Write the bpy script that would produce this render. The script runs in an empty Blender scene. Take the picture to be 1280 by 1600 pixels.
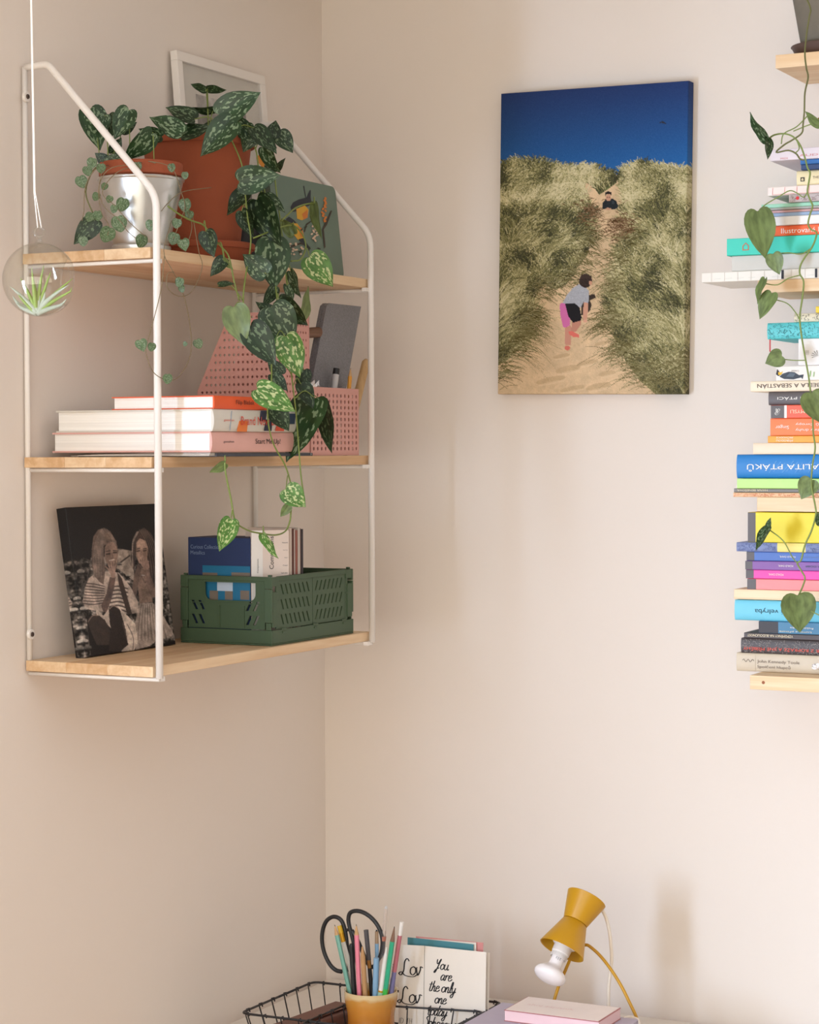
import bpy, bmesh, math, random
import numpy as np
from mathutils import Vector, Matrix
random.seed(7); rng = np.random.default_rng(7)
PI = math.pi
# ------------------------------------------------------------------ camera
F = 3370.0; H = 1.83
PITCH = math.atan(95 / F); YAW = math.radians(26.9); ROLL = math.radians(0.2)
CP = np.array([2.089, -3.742, H])
_cy, _sy, _cp, _sp = math.cos(YAW), math.sin(YAW), math.cos(PITCH), math.sin(PITCH)
fw = np.array([-_sy * _cp, _cy * _cp, -_sp]); rt = np.array([_cy, _sy, 0.0]); up = np.cross(rt, fw)
rt, up = rt * math.cos(ROLL) - up * math.sin(ROLL), up * math.cos(ROLL) + rt * math.sin(ROLL)
cam = bpy.data.objects.new('camera', bpy.data.cameras.new('camera'))
bpy.context.scene.collection.objects.link(cam)
M = Matrix.Identity(4)
for i in range(3):
    M[i][0] = rt[i]; M[i][1] = up[i]; M[i][2] = -fw[i]; M[i][3] = CP[i]
cam.matrix_world = M
cam.data.sensor_fit = 'HORIZONTAL'; cam.data.sensor_width = 36; cam.data.lens = 36 * F / 1280
cam.data.clip_start = 0.05
bpy.context.scene.camera = cam
# ------------------------------------------------------------------ world, lights, exposure
sc = bpy.context.scene
sc.view_settings.view_transform = 'Standard'; sc.view_settings.look = 'None'
sc.view_settings.exposure = 0.0; sc.view_settings.gamma = 1.0; sc.view_settings.use_curve_mapping = False
w = bpy.data.worlds.new('world'); sc.world = w; w.use_nodes = True
w.node_tree.nodes['Background'].inputs[0].default_value = (0.97, 0.83, 0.71, 1)
w.node_tree.nodes['Background'].inputs[1].default_value = 0.60
WIN = (-3.15, -2.30, 1.05, 1.95)      # window opening in the left wall: y0, y1, z0, z1
def area(name, loc, direction, sx, sy, power, color):
    l = bpy.data.lights.new(name, 'AREA'); l.shape = 'RECTANGLE'; l.size = sx; l.size_y = sy
    l.energy = power; l.color = color
    o = bpy.data.objects.new(name, l); sc.collection.objects.link(o); o.location = loc
    o.rotation_euler = Vector(direction).to_track_quat('-Z', 'Y').to_euler()
    return o
area('window_daylight', (-0.22, (WIN[0] + WIN[1]) / 2, (WIN[2] + WIN[3]) / 2), (1, 0.0, -0.0), WIN[1] - WIN[0], WIN[3] - WIN[2], 143, (0.57, 0.745, 1.0))
area('room_fill', (1.45, -4.55, 1.65), (-.2, 1, .04), 2.6, 1.4, 46, (0.98, 0.94, 0.81))  # unseen warm fill light added behind the camera to brighten the corner
# ------------------------------------------------------------------ helpers
def ray(px, py): return fw + rt * ((px - 640) / F) - up * ((py - 800) / F)
def hit(px, py, ax, v):
    d = ray(px, py); i = 'xyz'.index(ax); t = (v - CP[i]) / d[i]; return CP + d * t
def depth(p): return float((np.array(p) - CP) @ fw)
def lin(c):
    return tuple(((x / 255) / 12.92 if x / 255 <= 0.04045 else ((x / 255 + 0.055) / 1.055) ** 2.4) for x in c[:3]) + (1.0,)
MATS = {}
def mat(name, col=None, rough=0.6, metal=0.0, bump=0.0, bscale=200, var=0.06, vscale=30, trans=0.0, sheen=0.0, ior=1.5, sss=0, spec=0.5):
    if name in MATS: return MATS[name]
    m = bpy.data.materials.new(name); m.use_nodes = True; nt = m.node_tree; b = nt.nodes['Principled BSDF']
    c = lin(col)
    b.inputs['Roughness'].default_value = rough; b.inputs['Metallic'].default_value = metal
    b.inputs['IOR'].default_value = ior; b.inputs['Specular IOR Level'].default_value = spec
    if trans: b.inputs['Transmission Weight'].default_value = trans
    if sheen: b.inputs['Sheen Weight'].default_value = sheen
    tc = nt.nodes.new('ShaderNodeTexCoord')
    n = nt.nodes.new('ShaderNodeTexNoise'); n.inputs['Scale'].default_value = vscale; n.inputs['Detail'].default_value = 4
    nt.links.new(tc.outputs['Object'], n.inputs['Vector'])
    mx = nt.nodes.new('ShaderNodeMix'); mx.data_type = 'RGBA'
    mx.inputs[6].default_value = tuple(max(0, x * (1 - var)) for x in c[:3]) + (1,)
    mx.inputs[7].default_value = tuple(min(1, x * (1 + var)) for x in c[:3]) + (1,)
    nt.links.new(n.outputs['Fac'], mx.inputs[0]); nt.links.new(mx.outputs[2], b.inputs['Base Color'])
    if bump:
        n2 = nt.nodes.new('ShaderNodeTexNoise'); n2.inputs['Scale'].default_value = bscale; n2.inputs['Detail'].default_value = 3
        nt.links.new(tc.outputs['Object'], n2.inputs['Vector'])
        bp = nt.nodes.new('ShaderNodeBump'); bp.inputs['Strength'].default_value = bump; bp.inputs['Distance'].default_value = 0.002
        nt.links.new(n2.outputs['Fac'], bp.inputs['Height']); nt.links.new(bp.outputs[0], b.inputs['Normal'])
    MATS[name] = m; return m
def ramp(nt, fac, stops):
    r = nt.nodes.new('ShaderNodeValToRGB'); e = r.color_ramp.elements
    while len(e) < len(stops): e.new(0.5)
    for el, (p, c) in zip(e, stops): el.position = p; el.color = c
    nt.links.new(fac, r.inputs[0]); return r.outputs[0]
def wood(name, a, b_, axis=1, rough=0.55, scale=1.0):
    if name in MATS: return MATS[name]
    m = bpy.data.materials.new(name); m.use_nodes = True; nt = m.node_tree; b = nt.nodes['Principled BSDF']
    b.inputs['Roughness'].default_value = rough
    tc = nt.nodes.new('ShaderNodeTexCoord'); mp = nt.nodes.new('ShaderNodeMapping')
    s = [28 * scale] * 3; s[axis] = 1.6 * scale; mp.inputs['Scale'].default_value = s
    nt.links.new(tc.outputs['Object'], mp.inputs['Vector'])
    n = nt.nodes.new('ShaderNodeTexNoise'); n.inputs['Scale'].default_value = 1.6; n.inputs['Detail'].default_value = 5; n.inputs['Distortion'].default_value = 0.8
    nt.links.new(mp.outputs[0], n.inputs['Vector'])
    n2 = nt.nodes.new('ShaderNodeTexNoise'); n2.inputs['Scale'].default_value = 8; n2.inputs['Detail'].default_value = 6
    nt.links.new(mp.outputs[0], n2.inputs['Vector'])
    ad = nt.nodes.new('ShaderNodeMath'); ad.operation = 'MULTIPLY_ADD'; ad.inputs[1].default_value = 0.35
    nt.links.new(n2.outputs['Fac'], ad.inputs[0]); nt.links.new(n.outputs['Fac'], ad.inputs[2])
    nt.links.new(ramp(nt, ad.outputs[0], [(0.48, lin(a)), (0.82, lin(b_))]), b.inputs['Base Color'])
    bp = nt.nodes.new('ShaderNodeBump'); bp.inputs['Strength'].default_value = 0.15; bp.inputs['Distance'].default_value = 0.001
    nt.links.new(ad.outputs[0], bp.inputs['Height']); nt.links.new(bp.outputs[0], b.inputs['Normal'])
    MATS[name] = m; return m
def pages_mat(name, col, axis=2, freq=900):
    if name in MATS: return MATS[name]
    m = bpy.data.materials.new(name); m.use_nodes = True; nt = m.node_tree; b = nt.nodes['Principled BSDF']; b.inputs['Roughness'].default_value = 0.85
    tc = nt.nodes.new('ShaderNodeTexCoord'); mp = nt.nodes.new('ShaderNodeMapping')
    s = [4.0] * 3; s[axis] = freq; mp.inputs['Scale'].default_value = s
    nt.links.new(tc.outputs['Object'], mp.inputs['Vector'])
    n = nt.nodes.new('ShaderNodeTexNoise'); n.inputs['Scale'].default_value = 1; n.inputs['Detail'].default_value = 2
    nt.links.new(mp.outputs[0], n.inputs['Vector'])
    d = tuple(max(0, x - 16) for x in col)
    nt.links.new(ramp(nt, n.outputs['Fac'], [(0.3, lin(d)), (0.6, lin(col))]), b.inputs['Base Color'])
    bp = nt.nodes.new('ShaderNodeBump'); bp.inputs['Strength'].default_value = 0.3; bp.inputs['Distance'].default_value = 0.0006
    nt.links.new(n.outputs['Fac'], bp.inputs['Height']); nt.links.new(bp.outputs[0], b.inputs['Normal'])
    MATS[name] = m; return m
def leafmat(name, dark, silver, thr, back, trans=0.25, rough=0.38):
    if name in MATS: return MATS[name]
    m = bpy.data.materials.new(name); m.use_nodes = True; nt = m.node_tree; b = nt.nodes['Principled BSDF']; b.inputs['Roughness'].default_value = rough
    tc = nt.nodes.new('ShaderNodeTexCoord'); oi = nt.nodes.new('ShaderNodeObjectInfo')
    mul = nt.nodes.new('ShaderNodeMath'); mul.operation = 'MULTIPLY'; mul.inputs[1].default_value = 37.0
    nt.links.new(oi.outputs['Random'], mul.inputs[0])
    ad = nt.nodes.new('ShaderNodeVectorMath'); ad.operation = 'ADD'
    nt.links.new(tc.outputs['UV'], ad.inputs[0]); nt.links.new(mul.outputs[0], ad.inputs[1])
    n = nt.nodes.new('ShaderNodeTexNoise'); n.inputs['Scale'].default_value = 8.5; n.inputs['Detail'].default_value = 1.5
    mp = nt.nodes.new('ShaderNodeMapping'); mp.inputs['Scale'].default_value = (0.62, 1.0, 1)
    nt.links.new(ad.outputs[0], mp.inputs['Vector']); nt.links.new(mp.outputs[0], n.inputs['Vector'])
    # less silver along rim and midrib
    sx = nt.nodes.new('ShaderNodeSeparateXYZ'); nt.links.new(tc.outputs['UV'], sx.inputs[0])
    ab = nt.nodes.new('ShaderNodeMath'); ab.operation = 'ABSOLUTE'; nt.links.new(sx.outputs[0], ab.inputs[0])
    rp = ramp(nt, ab.outputs[0], [(0.0, (0.0, 0, 0, 1)), (0.10, (0.11, .11, .11, 1)), (0.6, (0.13, .13, .13, 1)), (0.92, (0.02, .02, .02, 1))])
    sm = nt.nodes.new('ShaderNodeMath'); sm.operation = 'ADD'; nt.links.new(n.outputs['Fac'], sm.inputs[0]); nt.links.new(rp, sm.inputs[1])
    mask = ramp(nt, sm.outputs[0], [(thr, (0, 0, 0, 1)), (thr + 0.035, (1, 1, 1, 1))])
    n3 = nt.nodes.new('ShaderNodeTexNoise'); n3.inputs['Scale'].default_value = 3; nt.links.new(ad.outputs[0], n3.inputs['Vector'])
    dk = lin(dark); dl = lin(tuple(min(255, int(x * 1.25 + 6)) for x in dark))
    base = ramp(nt, n3.outputs['Fac'], [(0.35, dk), (0.65, dl)])
    mx = nt.nodes.new('ShaderNodeMix'); mx.data_type = 'RGBA'; nt.links.new(mask, mx.inputs[0]); nt.links.new(base, mx.inputs[6]); mx.inputs[7].default_value = lin(silver)
    geo = nt.nodes.new('ShaderNodeNewGeometry')
    mb = nt.nodes.new('ShaderNodeMix'); mb.data_type = 'RGBA'; nt.links.new(geo.outputs['Backfacing'], mb.inputs[0]); nt.links.new(mx.outputs[2], mb.inputs[6]); mb.inputs[7].default_value = lin(back)
    nt.links.new(mb.outputs[2], b.inputs['Base Color'])
    tr = nt.nodes.new('ShaderNodeBsdfTranslucent'); nt.links.new(mb.outputs[2], tr.inputs[0])
    ms = nt.nodes.new('ShaderNodeMixShader'); ms.inputs[0].default_value = trans
    nt.links.new(b.outputs[0], ms.inputs[1]); nt.links.new(tr.outputs[0], ms.inputs[2]); nt.links.new(ms.outputs[0], nt.nodes['Material Output'].inputs[0])
    MATS[name] = m; return m
def printmat(name, rough=0.75, bump=0.25):
    if name in MATS: return MATS[name]
    m = bpy.data.materials.new(name); m.use_nodes = True; nt = m.node_tree; b = nt.nodes['Principled BSDF']; b.inputs['Roughness'].default_value = rough
    b.inputs['Specular IOR Level'].default_value = 0.25
    a = nt.nodes.new('ShaderNodeAttribute'); a.attribute_name = 'ink'
    nt.links.new(a.outputs['Color'], b.inputs['Base Color'])
    if bump:
        tc = nt.nodes.new('ShaderNodeTexCoord'); n = nt.nodes.new('ShaderNodeTexNoise'); n.inputs['Scale'].default_value = 900
        nt.links.new(tc.outputs['Object'], n.inputs['Vector'])
        bp = nt.nodes.new('ShaderNodeBump'); bp.inputs['Strength'].default_value = bump; bp.inputs['Distance'].default_value = 0.0004
        nt.links.new(n.outputs['Fac'], bp.inputs['Height']); nt.links.new(bp.outputs[0], b.inputs['Normal'])
    MATS[name] = m; return m
def thinglass(name, tint=(250, 250, 250), power=1.0):
    if name in MATS: return MATS[name]
    m = bpy.data.materials.new(name); m.use_nodes = True; nt = m.node_tree; nt.nodes.remove(nt.nodes['Principled BSDF'])
    tr = nt.nodes.new('ShaderNodeBsdfTransparent'); tr.inputs[0].default_value = lin(tint); g = nt.nodes.new('ShaderNodeBsdfGlossy'); g.inputs['Roughness'].default_value = 0.0
    n = nt.nodes.new('ShaderNodeTexNoise'); n.inputs['Scale'].default_value = 12; tc = nt.nodes.new('ShaderNodeTexCoord'); nt.links.new(tc.outputs['Object'], n.inputs['Vector'])
    bp = nt.nodes.new('ShaderNodeBump'); bp.inputs['Strength'].default_value = .15; bp.inputs['Distance'].default_value = .002; nt.links.new(n.outputs['Fac'], bp.inputs['Height']); nt.links.new(bp.outputs[0], g.inputs['Normal'])
    lw = nt.nodes.new('ShaderNodeLayerWeight'); lw.inputs[0].default_value = .5; f0 = nt.nodes.new('ShaderNodeMath'); f0.operation = 'POWER'; f0.inputs[1].default_value = 4.0; nt.links.new(lw.outputs['Facing'], f0.inputs[0]); f = nt.nodes.new('ShaderNodeMath'); f.operation = 'MULTIPLY_ADD'; f.inputs[1].default_value = .42; f.inputs[2].default_value = .045; nt.links.new(f0.outputs[0], f.inputs[0])
    mu = nt.nodes.new('ShaderNodeMath'); mu.operation = 'MULTIPLY'; mu.use_clamp = True; mu.inputs[1].default_value = power; nt.links.new(f.outputs[0], mu.inputs[0])
    mx = nt.nodes.new('ShaderNodeMixShader'); nt.links.new(mu.outputs[0], mx.inputs[0]); nt.links.new(tr.outputs[0], mx.inputs[1]); nt.links.new(g.outputs[0], mx.inputs[2]); nt.links.new(mx.outputs[0], nt.nodes['Material Output'].inputs[0])
    MATS[name] = m; return m
def V(*a): return np.array(a[0] if len(a) == 1 else a, dtype=float)
def unit(v): v = np.array(v, float); return v / (np.linalg.norm(v) + 1e-12)
ORIG = {}
def worldloc(o):
    return np.array(ORIG.get(o.name, (0, 0, 0)), float)
def linkm(name, me, material, parent, smooth=False):
    o = bpy.data.objects.new(name, me); sc.collection.objects.link(o)
    if material: me.materials.append(material)
    if smooth: me.polygons.foreach_set('use_smooth', [True] * len(me.polygons))
    if parent is not None: o.parent = parent
    return o
class MB:
    def __init__(s): s.v = []; s.f = []; s.uv = None
    def add(s, vs, fs):
        n = len(s.v); s.v += [tuple(map(float, p)) for p in vs]; s.f += [tuple(n + i for i in f) for f in fs]; return s
    def box(s, a, b):
        x0, y0, z0 = a; x1, y1, z1 = b
        return s.obox((x0, y0, z0), (x1 - x0, 0, 0), (0, y1 - y0, 0), (0, 0, z1 - z0))
    def obox(s, o, a, b, c, bev=0.0):
        o, a, b, c = map(V, (o, a, b, c))
        if np.dot(np.cross(a, b), c) < 0: a, b = b, a
        if bev <= 0:
            P = [o, o + a, o + a + b, o + b, o + c, o + a + c, o + a + b + c, o + b + c]
            return s.add(P, [(0, 3, 2, 1), (4, 5, 6, 7), (0, 1, 5, 4), (1, 2, 6, 5), (2, 3, 7, 6), (3, 0, 4, 7)])
        bm = bmesh.new(); vs = [bm.verts.new(tuple(p)) for p in [o, o + a, o + a + b, o + b, o + c, o + a + c, o + a + b + c, o + b + c]]
        for f in [(0, 3, 2, 1), (4, 5, 6, 7), (0, 1, 5, 4), (1, 2, 6, 5), (2, 3, 7, 6), (3, 0, 4, 7)]: bm.faces.new([vs[i] for i in f])
        bmesh.ops.bevel(bm, geom=list(bm.edges), offset=bev, segments=2, affect='EDGES', profile=0.5)
        bm.verts.index_update()
        s.add([tuple(v.co) for v in bm.verts], [tuple(v.index for v in f.verts) for f in bm.faces]); bm.free(); return s
    def tube(s, pts, r, n=8, cap=True):
        pts = [V(p) for p in pts]; m = len(pts); rr = r if hasattr(r, '__len__') else [r] * m
        T = [unit(pts[min(i + 1, m - 1)] - pts[max(i - 1, 0)]) for i in range(m)]
        u = unit(np.cross(T[0], (0, 0, 1) if abs(T[0][2]) < 0.9 else (1, 0, 0)))
        base = len(s.v); vs = []; fs = []
        for i in range(m):
            u = unit(u - T[i] * np.dot(u, T[i])); w_ = np.cross(T[i], u)
            for k in range(n):
                a = 2 * PI * k / n; vs.append(pts[i] + rr[i] * (u * math.cos(a) + w_ * math.sin(a)))
        for i in range(m - 1):
            for k in range(n): fs.append((i * n + k, i * n + (k + 1) % n, (i + 1) * n + (k + 1) % n, (i + 1) * n + k))
        if cap: fs.append(tuple(range(n - 1, -1, -1))); fs.append(tuple((m - 1) * n + k for k in range(n)))
        return s.add(vs, fs)
    def lathe(s, prof, c=(0, 0, 0), axis=(0, 0, 1), n=40, closed=False):
        ax = unit(axis); u = unit(np.cross(ax, (1, 0, 0) if abs(ax[0]) < 0.9 else (0, 1, 0))); w_ = np.cross(ax, u); c = V(c)
        vs = [c + ax * z + r * (u * math.cos(2 * PI * k / n) + w_ * math.sin(2 * PI * k / n)) for r, z in prof for k in range(n)]
        m = len(prof); fs = []
        for i in range(m if closed else m - 1):
            j = (i + 1) % m
            for k in range(n): fs.append((i * n + k, i * n + (k + 1) % n, j * n + (k + 1) % n, j * n + k))
        return s.add(vs, fs)
    def disc(s, c, axis, r, n=24):
        ax = unit(axis); u = unit(np.cross(ax, (1, 0, 0) if abs(ax[0]) < 0.9 else (0, 1, 0))); w_ = np.cross(ax, u); c = V(c)
        return s.add([c + r * (u * math.cos(2 * PI * k / n) + w_ * math.sin(2 * PI * k / n)) for k in range(n)], [tuple(range(n))])
    def prism(s, poly, O, a, b, n):
        O, a, b, n = map(V, (O, a, b, n)); P = [O + a * p[0] + b * p[1] for p in poly]; m = len(P)
        fs = [tuple(range(m - 1, -1, -1)), tuple(range(m, 2 * m))] + [(i, (i + 1) % m, (i + 1) % m + m, i + m) for i in range(m)]
        return s.add(P + [p + n for p in P], fs)
    def build(s, name, material, parent=None, smooth=False, auto=None):
        off = worldloc(parent) if parent is not None else V(0, 0, 0)
        own = off
        me = bpy.data.meshes.new(name)
        if parent is None:
            pts = np.array(s.v); own = V((pts[:, 0].min() + pts[:, 0].max()) / 2, (pts[:, 1].min() + pts[:, 1].max()) / 2, pts[:, 2].min())
        me.from_pydata([tuple(V(p) - own) for p in s.v], [], s.f)
        bm = bmesh.new(); bm.from_mesh(me); bmesh.ops.recalc_face_normals(bm, faces=bm.faces)
        bm.to_mesh(me); bm.free()
        o = linkm(name, me, material, parent, smooth or auto is not None)
        if auto is not None: me.set_sharp_from_angle(angle=math.radians(auto))
        if parent is None: o.location = own
        ORIG[o.name] = tuple(own); return o
def thing(name, label, cat, loc, group=None):
    o = bpy.data.objects.new(name, None); sc.collection.objects.link(o); o.location = tuple(map(float, loc)); o.empty_display_size = 0.03
    o['label'] = label; o['category'] = cat
    if group: o['group'] = group
    ORIG[o.name] = tuple(map(float, loc)); return o
def tag(o, label, cat, group=None):
    o['label'] = label; o['category'] = cat
    if group: o['group'] = group
    return o
def struct(o): o['kind'] = 'structure'; return o
def place(me_src, O, a, b, n, name, material, parent, scale=(1, 1), smooth=False):
    off = worldloc(parent) if parent is not None else V(0, 0, 0)
    co = np.empty(len(me_src.vertices) * 3); me_src.vertices.foreach_get('co', co); co = co.reshape(-1, 3)
    P = V(O) + np.outer(co[:, 0] * scale[0], V(a)) + np.outer(co[:, 1] * scale[1], V(b)) + np.outer(co[:, 2], V(n)) - off
    me_src.vertices.foreach_set('co', P.ravel()); me_src.update()
    if np.dot(np.cross(V(a), V(b)), V(n)) < 0: me_src.flip_normals()
    o = linkm(name, me_src, material, parent, smooth); ORIG[o.name] = tuple(off); return o
def curve_mesh(cu):
    o = bpy.data.objects.new('tmp', cu); sc.collection.objects.link(o)
    dg = bpy.context.evaluated_depsgraph_get(); dg.update()
    me = bpy.data.meshes.new_from_object(o.evaluated_get(dg)); bpy.data.objects.remove(o); bpy.data.curves.remove(cu)
    me.materials.clear(); return me
def plate(outer, holes, t, O, a, b, name, material, parent):
    """flat plate with real holes, thickness t on both sides of the plane O + a*x + b*y"""
    cu = bpy.data.curves.new('p', 'CURVE'); cu.dimensions = '2D'; cu.fill_mode = 'BOTH'; cu.extrude = t / 2
    for poly in [outer] + holes:
        sp = cu.splines.new('POLY'); sp.points.add(len(poly) - 1)
        for i, p in enumerate(poly): sp.points[i].co = (p[0], p[1], 0, 1)
        sp.use_cyclic_u = True
    return place(curve_mesh(cu), O, a, b, np.cross(V(a), V(b)), name, material, parent)
def text(s_, O, a, b, h, parent, material, wdt=None, name='lettering', lift=0.0003, align='L', maxw=None, shear=0, label=None):
    cu = bpy.data.curves.new('t', 'FONT'); cu.body = s_; cu.size = 1; cu.extrude = 0.0; cu.shear = shear; cu.resolution_u = 3
    me = curve_mesh(cu); n = len(me.vertices)
    if n == 0: return None
    co = np.empty(n * 3); me.vertices.foreach_get('co', co); co = co.reshape(-1, 3)
    mn, mx_ = co.min(0), co.max(0); co[:, 0] -= mn[0]; co[:, 1] -= mn[1]
    W, Hh = mx_[0] - mn[0], mx_[1] - mn[1]
    sy = h / Hh; sx = (wdt / W) if wdt else sy
    if maxw and W * sx > maxw: sx = maxw / W
    co[:, 0] *= sx; co[:, 1] *= sy
    if align == 'C': co[:, 0] -= W * sx / 2
    me.vertices.foreach_set('co', co.ravel())
    nn = np.cross(unit(a), unit(b))
    return place(me, V(O) + nn * lift, unit(a), unit(b), nn, name, material, parent)
# ---- stroke lettering
GL = {'Y': (1.0, [[(0, 1.8), (.1, 1.15), (.35, 1.0), (.7, 1.9)], [(.75, 1.9), (.5, .6), (.25, -.5), (0, -.6), (.2, -.1), (.8, .3)]]),
'y': (.85, [[(0, 1), (.05, .4), (.28, .1), (.55, .5), (.6, 1)], [(.6, 1), (.55, .2), (.4, -.7), (.15, -.8), (.02, -.5), (.3, -.1), (.85, .3)]]),
'o': (.78, [[(.35, 1), (.05, .75), (.05, .25), (.35, 0), (.65, .3), (.6, .8), (.35, 1), (.55, .85), (.85, .9)]]),
'u': (.85, [[(0, 1), (0, .3), (.25, 0), (.55, .3), (.6, 1)], [(.6, 1), (.6, .3), (.75, 0), (.95, .2)]]),
'a': (.85, [[(.6, .9), (.3, 1), (.03, .6), (.1, .1), (.35, .05), (.6, .5), (.62, .95)], [(.62, .95), (.62, .3), (.75, 0), (.95, .2)]]),
'r': (.65, [[(0, 1), (.1, .5), (.08, 0)], [(.1, .5), (.3, .95), (.6, .9), (.65, .7)]]),
'e': (.65, [[(.05, .5), (.45, .6), (.5, .9), (.25, 1), (.03, .6), (.1, .1), (.4, 0), (.8, .35)]]),
't': (.55, [[(.2, 1.7), (.15, .6), (.2, .05), (.4, 0), (.6, .2)], [(-.2, 1.15), (.6, 1.28)]]),
'h': (.8, [[(.15, 1.9), (.1, 1), (.05, 0)], [(.07, .4), (.3, .95), (.5, .8), (.5, .1), (.65, 0), (.85, .2)]]),
'n': (.8, [[(0, 1), (.05, 0)], [(.05, .5), (.3, .98), (.5, .8), (.5, .1), (.65, 0), (.85, .2)]]),
'l': (.42, [[(0, .3), (.32, 1.2), (.32, 1.9), (.14, 1.8), (.1, .6), (.2, .05), (.45, .15)]]),
'd': (.9, [[(.55, .9), (.25, 1), (.02, .5), (.15, .05), (.4, .1), (.6, .6)], [(.75, 1.9), (.62, 1), (.6, .2), (.75, 0), (.95, .2)]]),
'S': (.75, [[(.75, 1.6), (.45, 1.9), (.12, 1.5), (.5, 1), (.6, .4), (.25, 0), (-.1, .3)]]),
'p': (.75, [[(.1, 1), (0, -.9)], [(.08, .6), (.3, 1), (.6, .7), (.5, .1), (.2, 0), (.08, .2)]]),
'L': (1.1, [[(.9, 1.7), (.6, 2.0), (.35, 1.6), (.35, .6), (.1, .05), (-.2, .2), (.1, .4), (.6, 0), (1.6, -.1), (2.2, .3)]]),
'v': (.7, [[(0, .9), (.25, 0), (.5, .6), (.5, 1), (.8, .9)]]), ' ': (.5, []),
'D': (.8, [[(0, 1.2), (0, 0)], [(-.1, 1.2), (.5, 1.0), (.6, .5), (.4, .05), (0, 0)]]), 'T': (.75, [[(.3, 1.2), (.3, 0)], [(-.05, 1.2), (.65, 1.2)]]),
'H': (.8, [[(0, 1.2), (0, 0)], [(.5, 1.2), (.5, 0)], [(0, .6), (.5, .6)]]), 'I': (.3, [[(0, 1.2), (0, 0)]])}
def catmull(P, k=6):
    P = [V(p) for p in P]
    if len(P) < 3: return [P[0] + (P[-1] - P[0]) * i / k for i in range(k + 1)]
    Q = [2 * P[0] - P[1]] + P + [2 * P[-1] - P[-2]]; out = []
    for i in range(1, len(Q) - 2):
        for j in range(k):
            t = j / k
            out.append(0.5 * ((2 * Q[i]) + (-Q[i - 1] + Q[i + 1]) * t + (2 * Q[i - 1] - 5 * Q[i] + 4 * Q[i + 1] - Q[i + 2]) * t * t + (-Q[i - 1] + 3 * Q[i] - 3 * Q[i + 1] + Q[i + 2]) * t ** 3))
    out.append(Q[-2]); return out
def script(lines, O, a, b, xh, parent, material, thick=0.13, slant=0.25, lead=2.3):
    """hand lettering as flat ink ribbons; lines = [(text, dx, dy)] in units of xh"""
    mb = MB(); n = np.cross(unit(a), unit(b)); k0 = 0
    for s_, dx, dy in lines:
        cx = dx
        for ch in s_:
            adv, strokes = GL[ch]
            for st in strokes:
                P = catmull(st, 7); L = []; R = []
                for i, p in enumerate(P):
                    d = unit(P[min(i + 1, len(P) - 1)] - P[max(i - 1, 0)]); wd = thick * (0.55 + 0.55 * abs(d[1])) * (0.6 if i in (0, len(P) - 1) else 1) / 1
                    q = V(cx + p[0] + p[1] * slant, dy + p[1]); nn = V(-d[1], d[0]) * wd / 2; L.append(q + nn); R.append(q - nn)
                lift = 0.0003 + 0.000004 * (k0 % 25); k0 += 1
                pts = [V(O) + V(a) * p[0] * xh + V(b) * p[1] * xh + n * lift for p in L + R]; m = len(P)
                mb.add(pts, [(i, i + 1, m + i + 1, m + i) for i in range(m - 1)])
            cx += adv
    return mb.build('lettering', material, parent)
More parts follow.
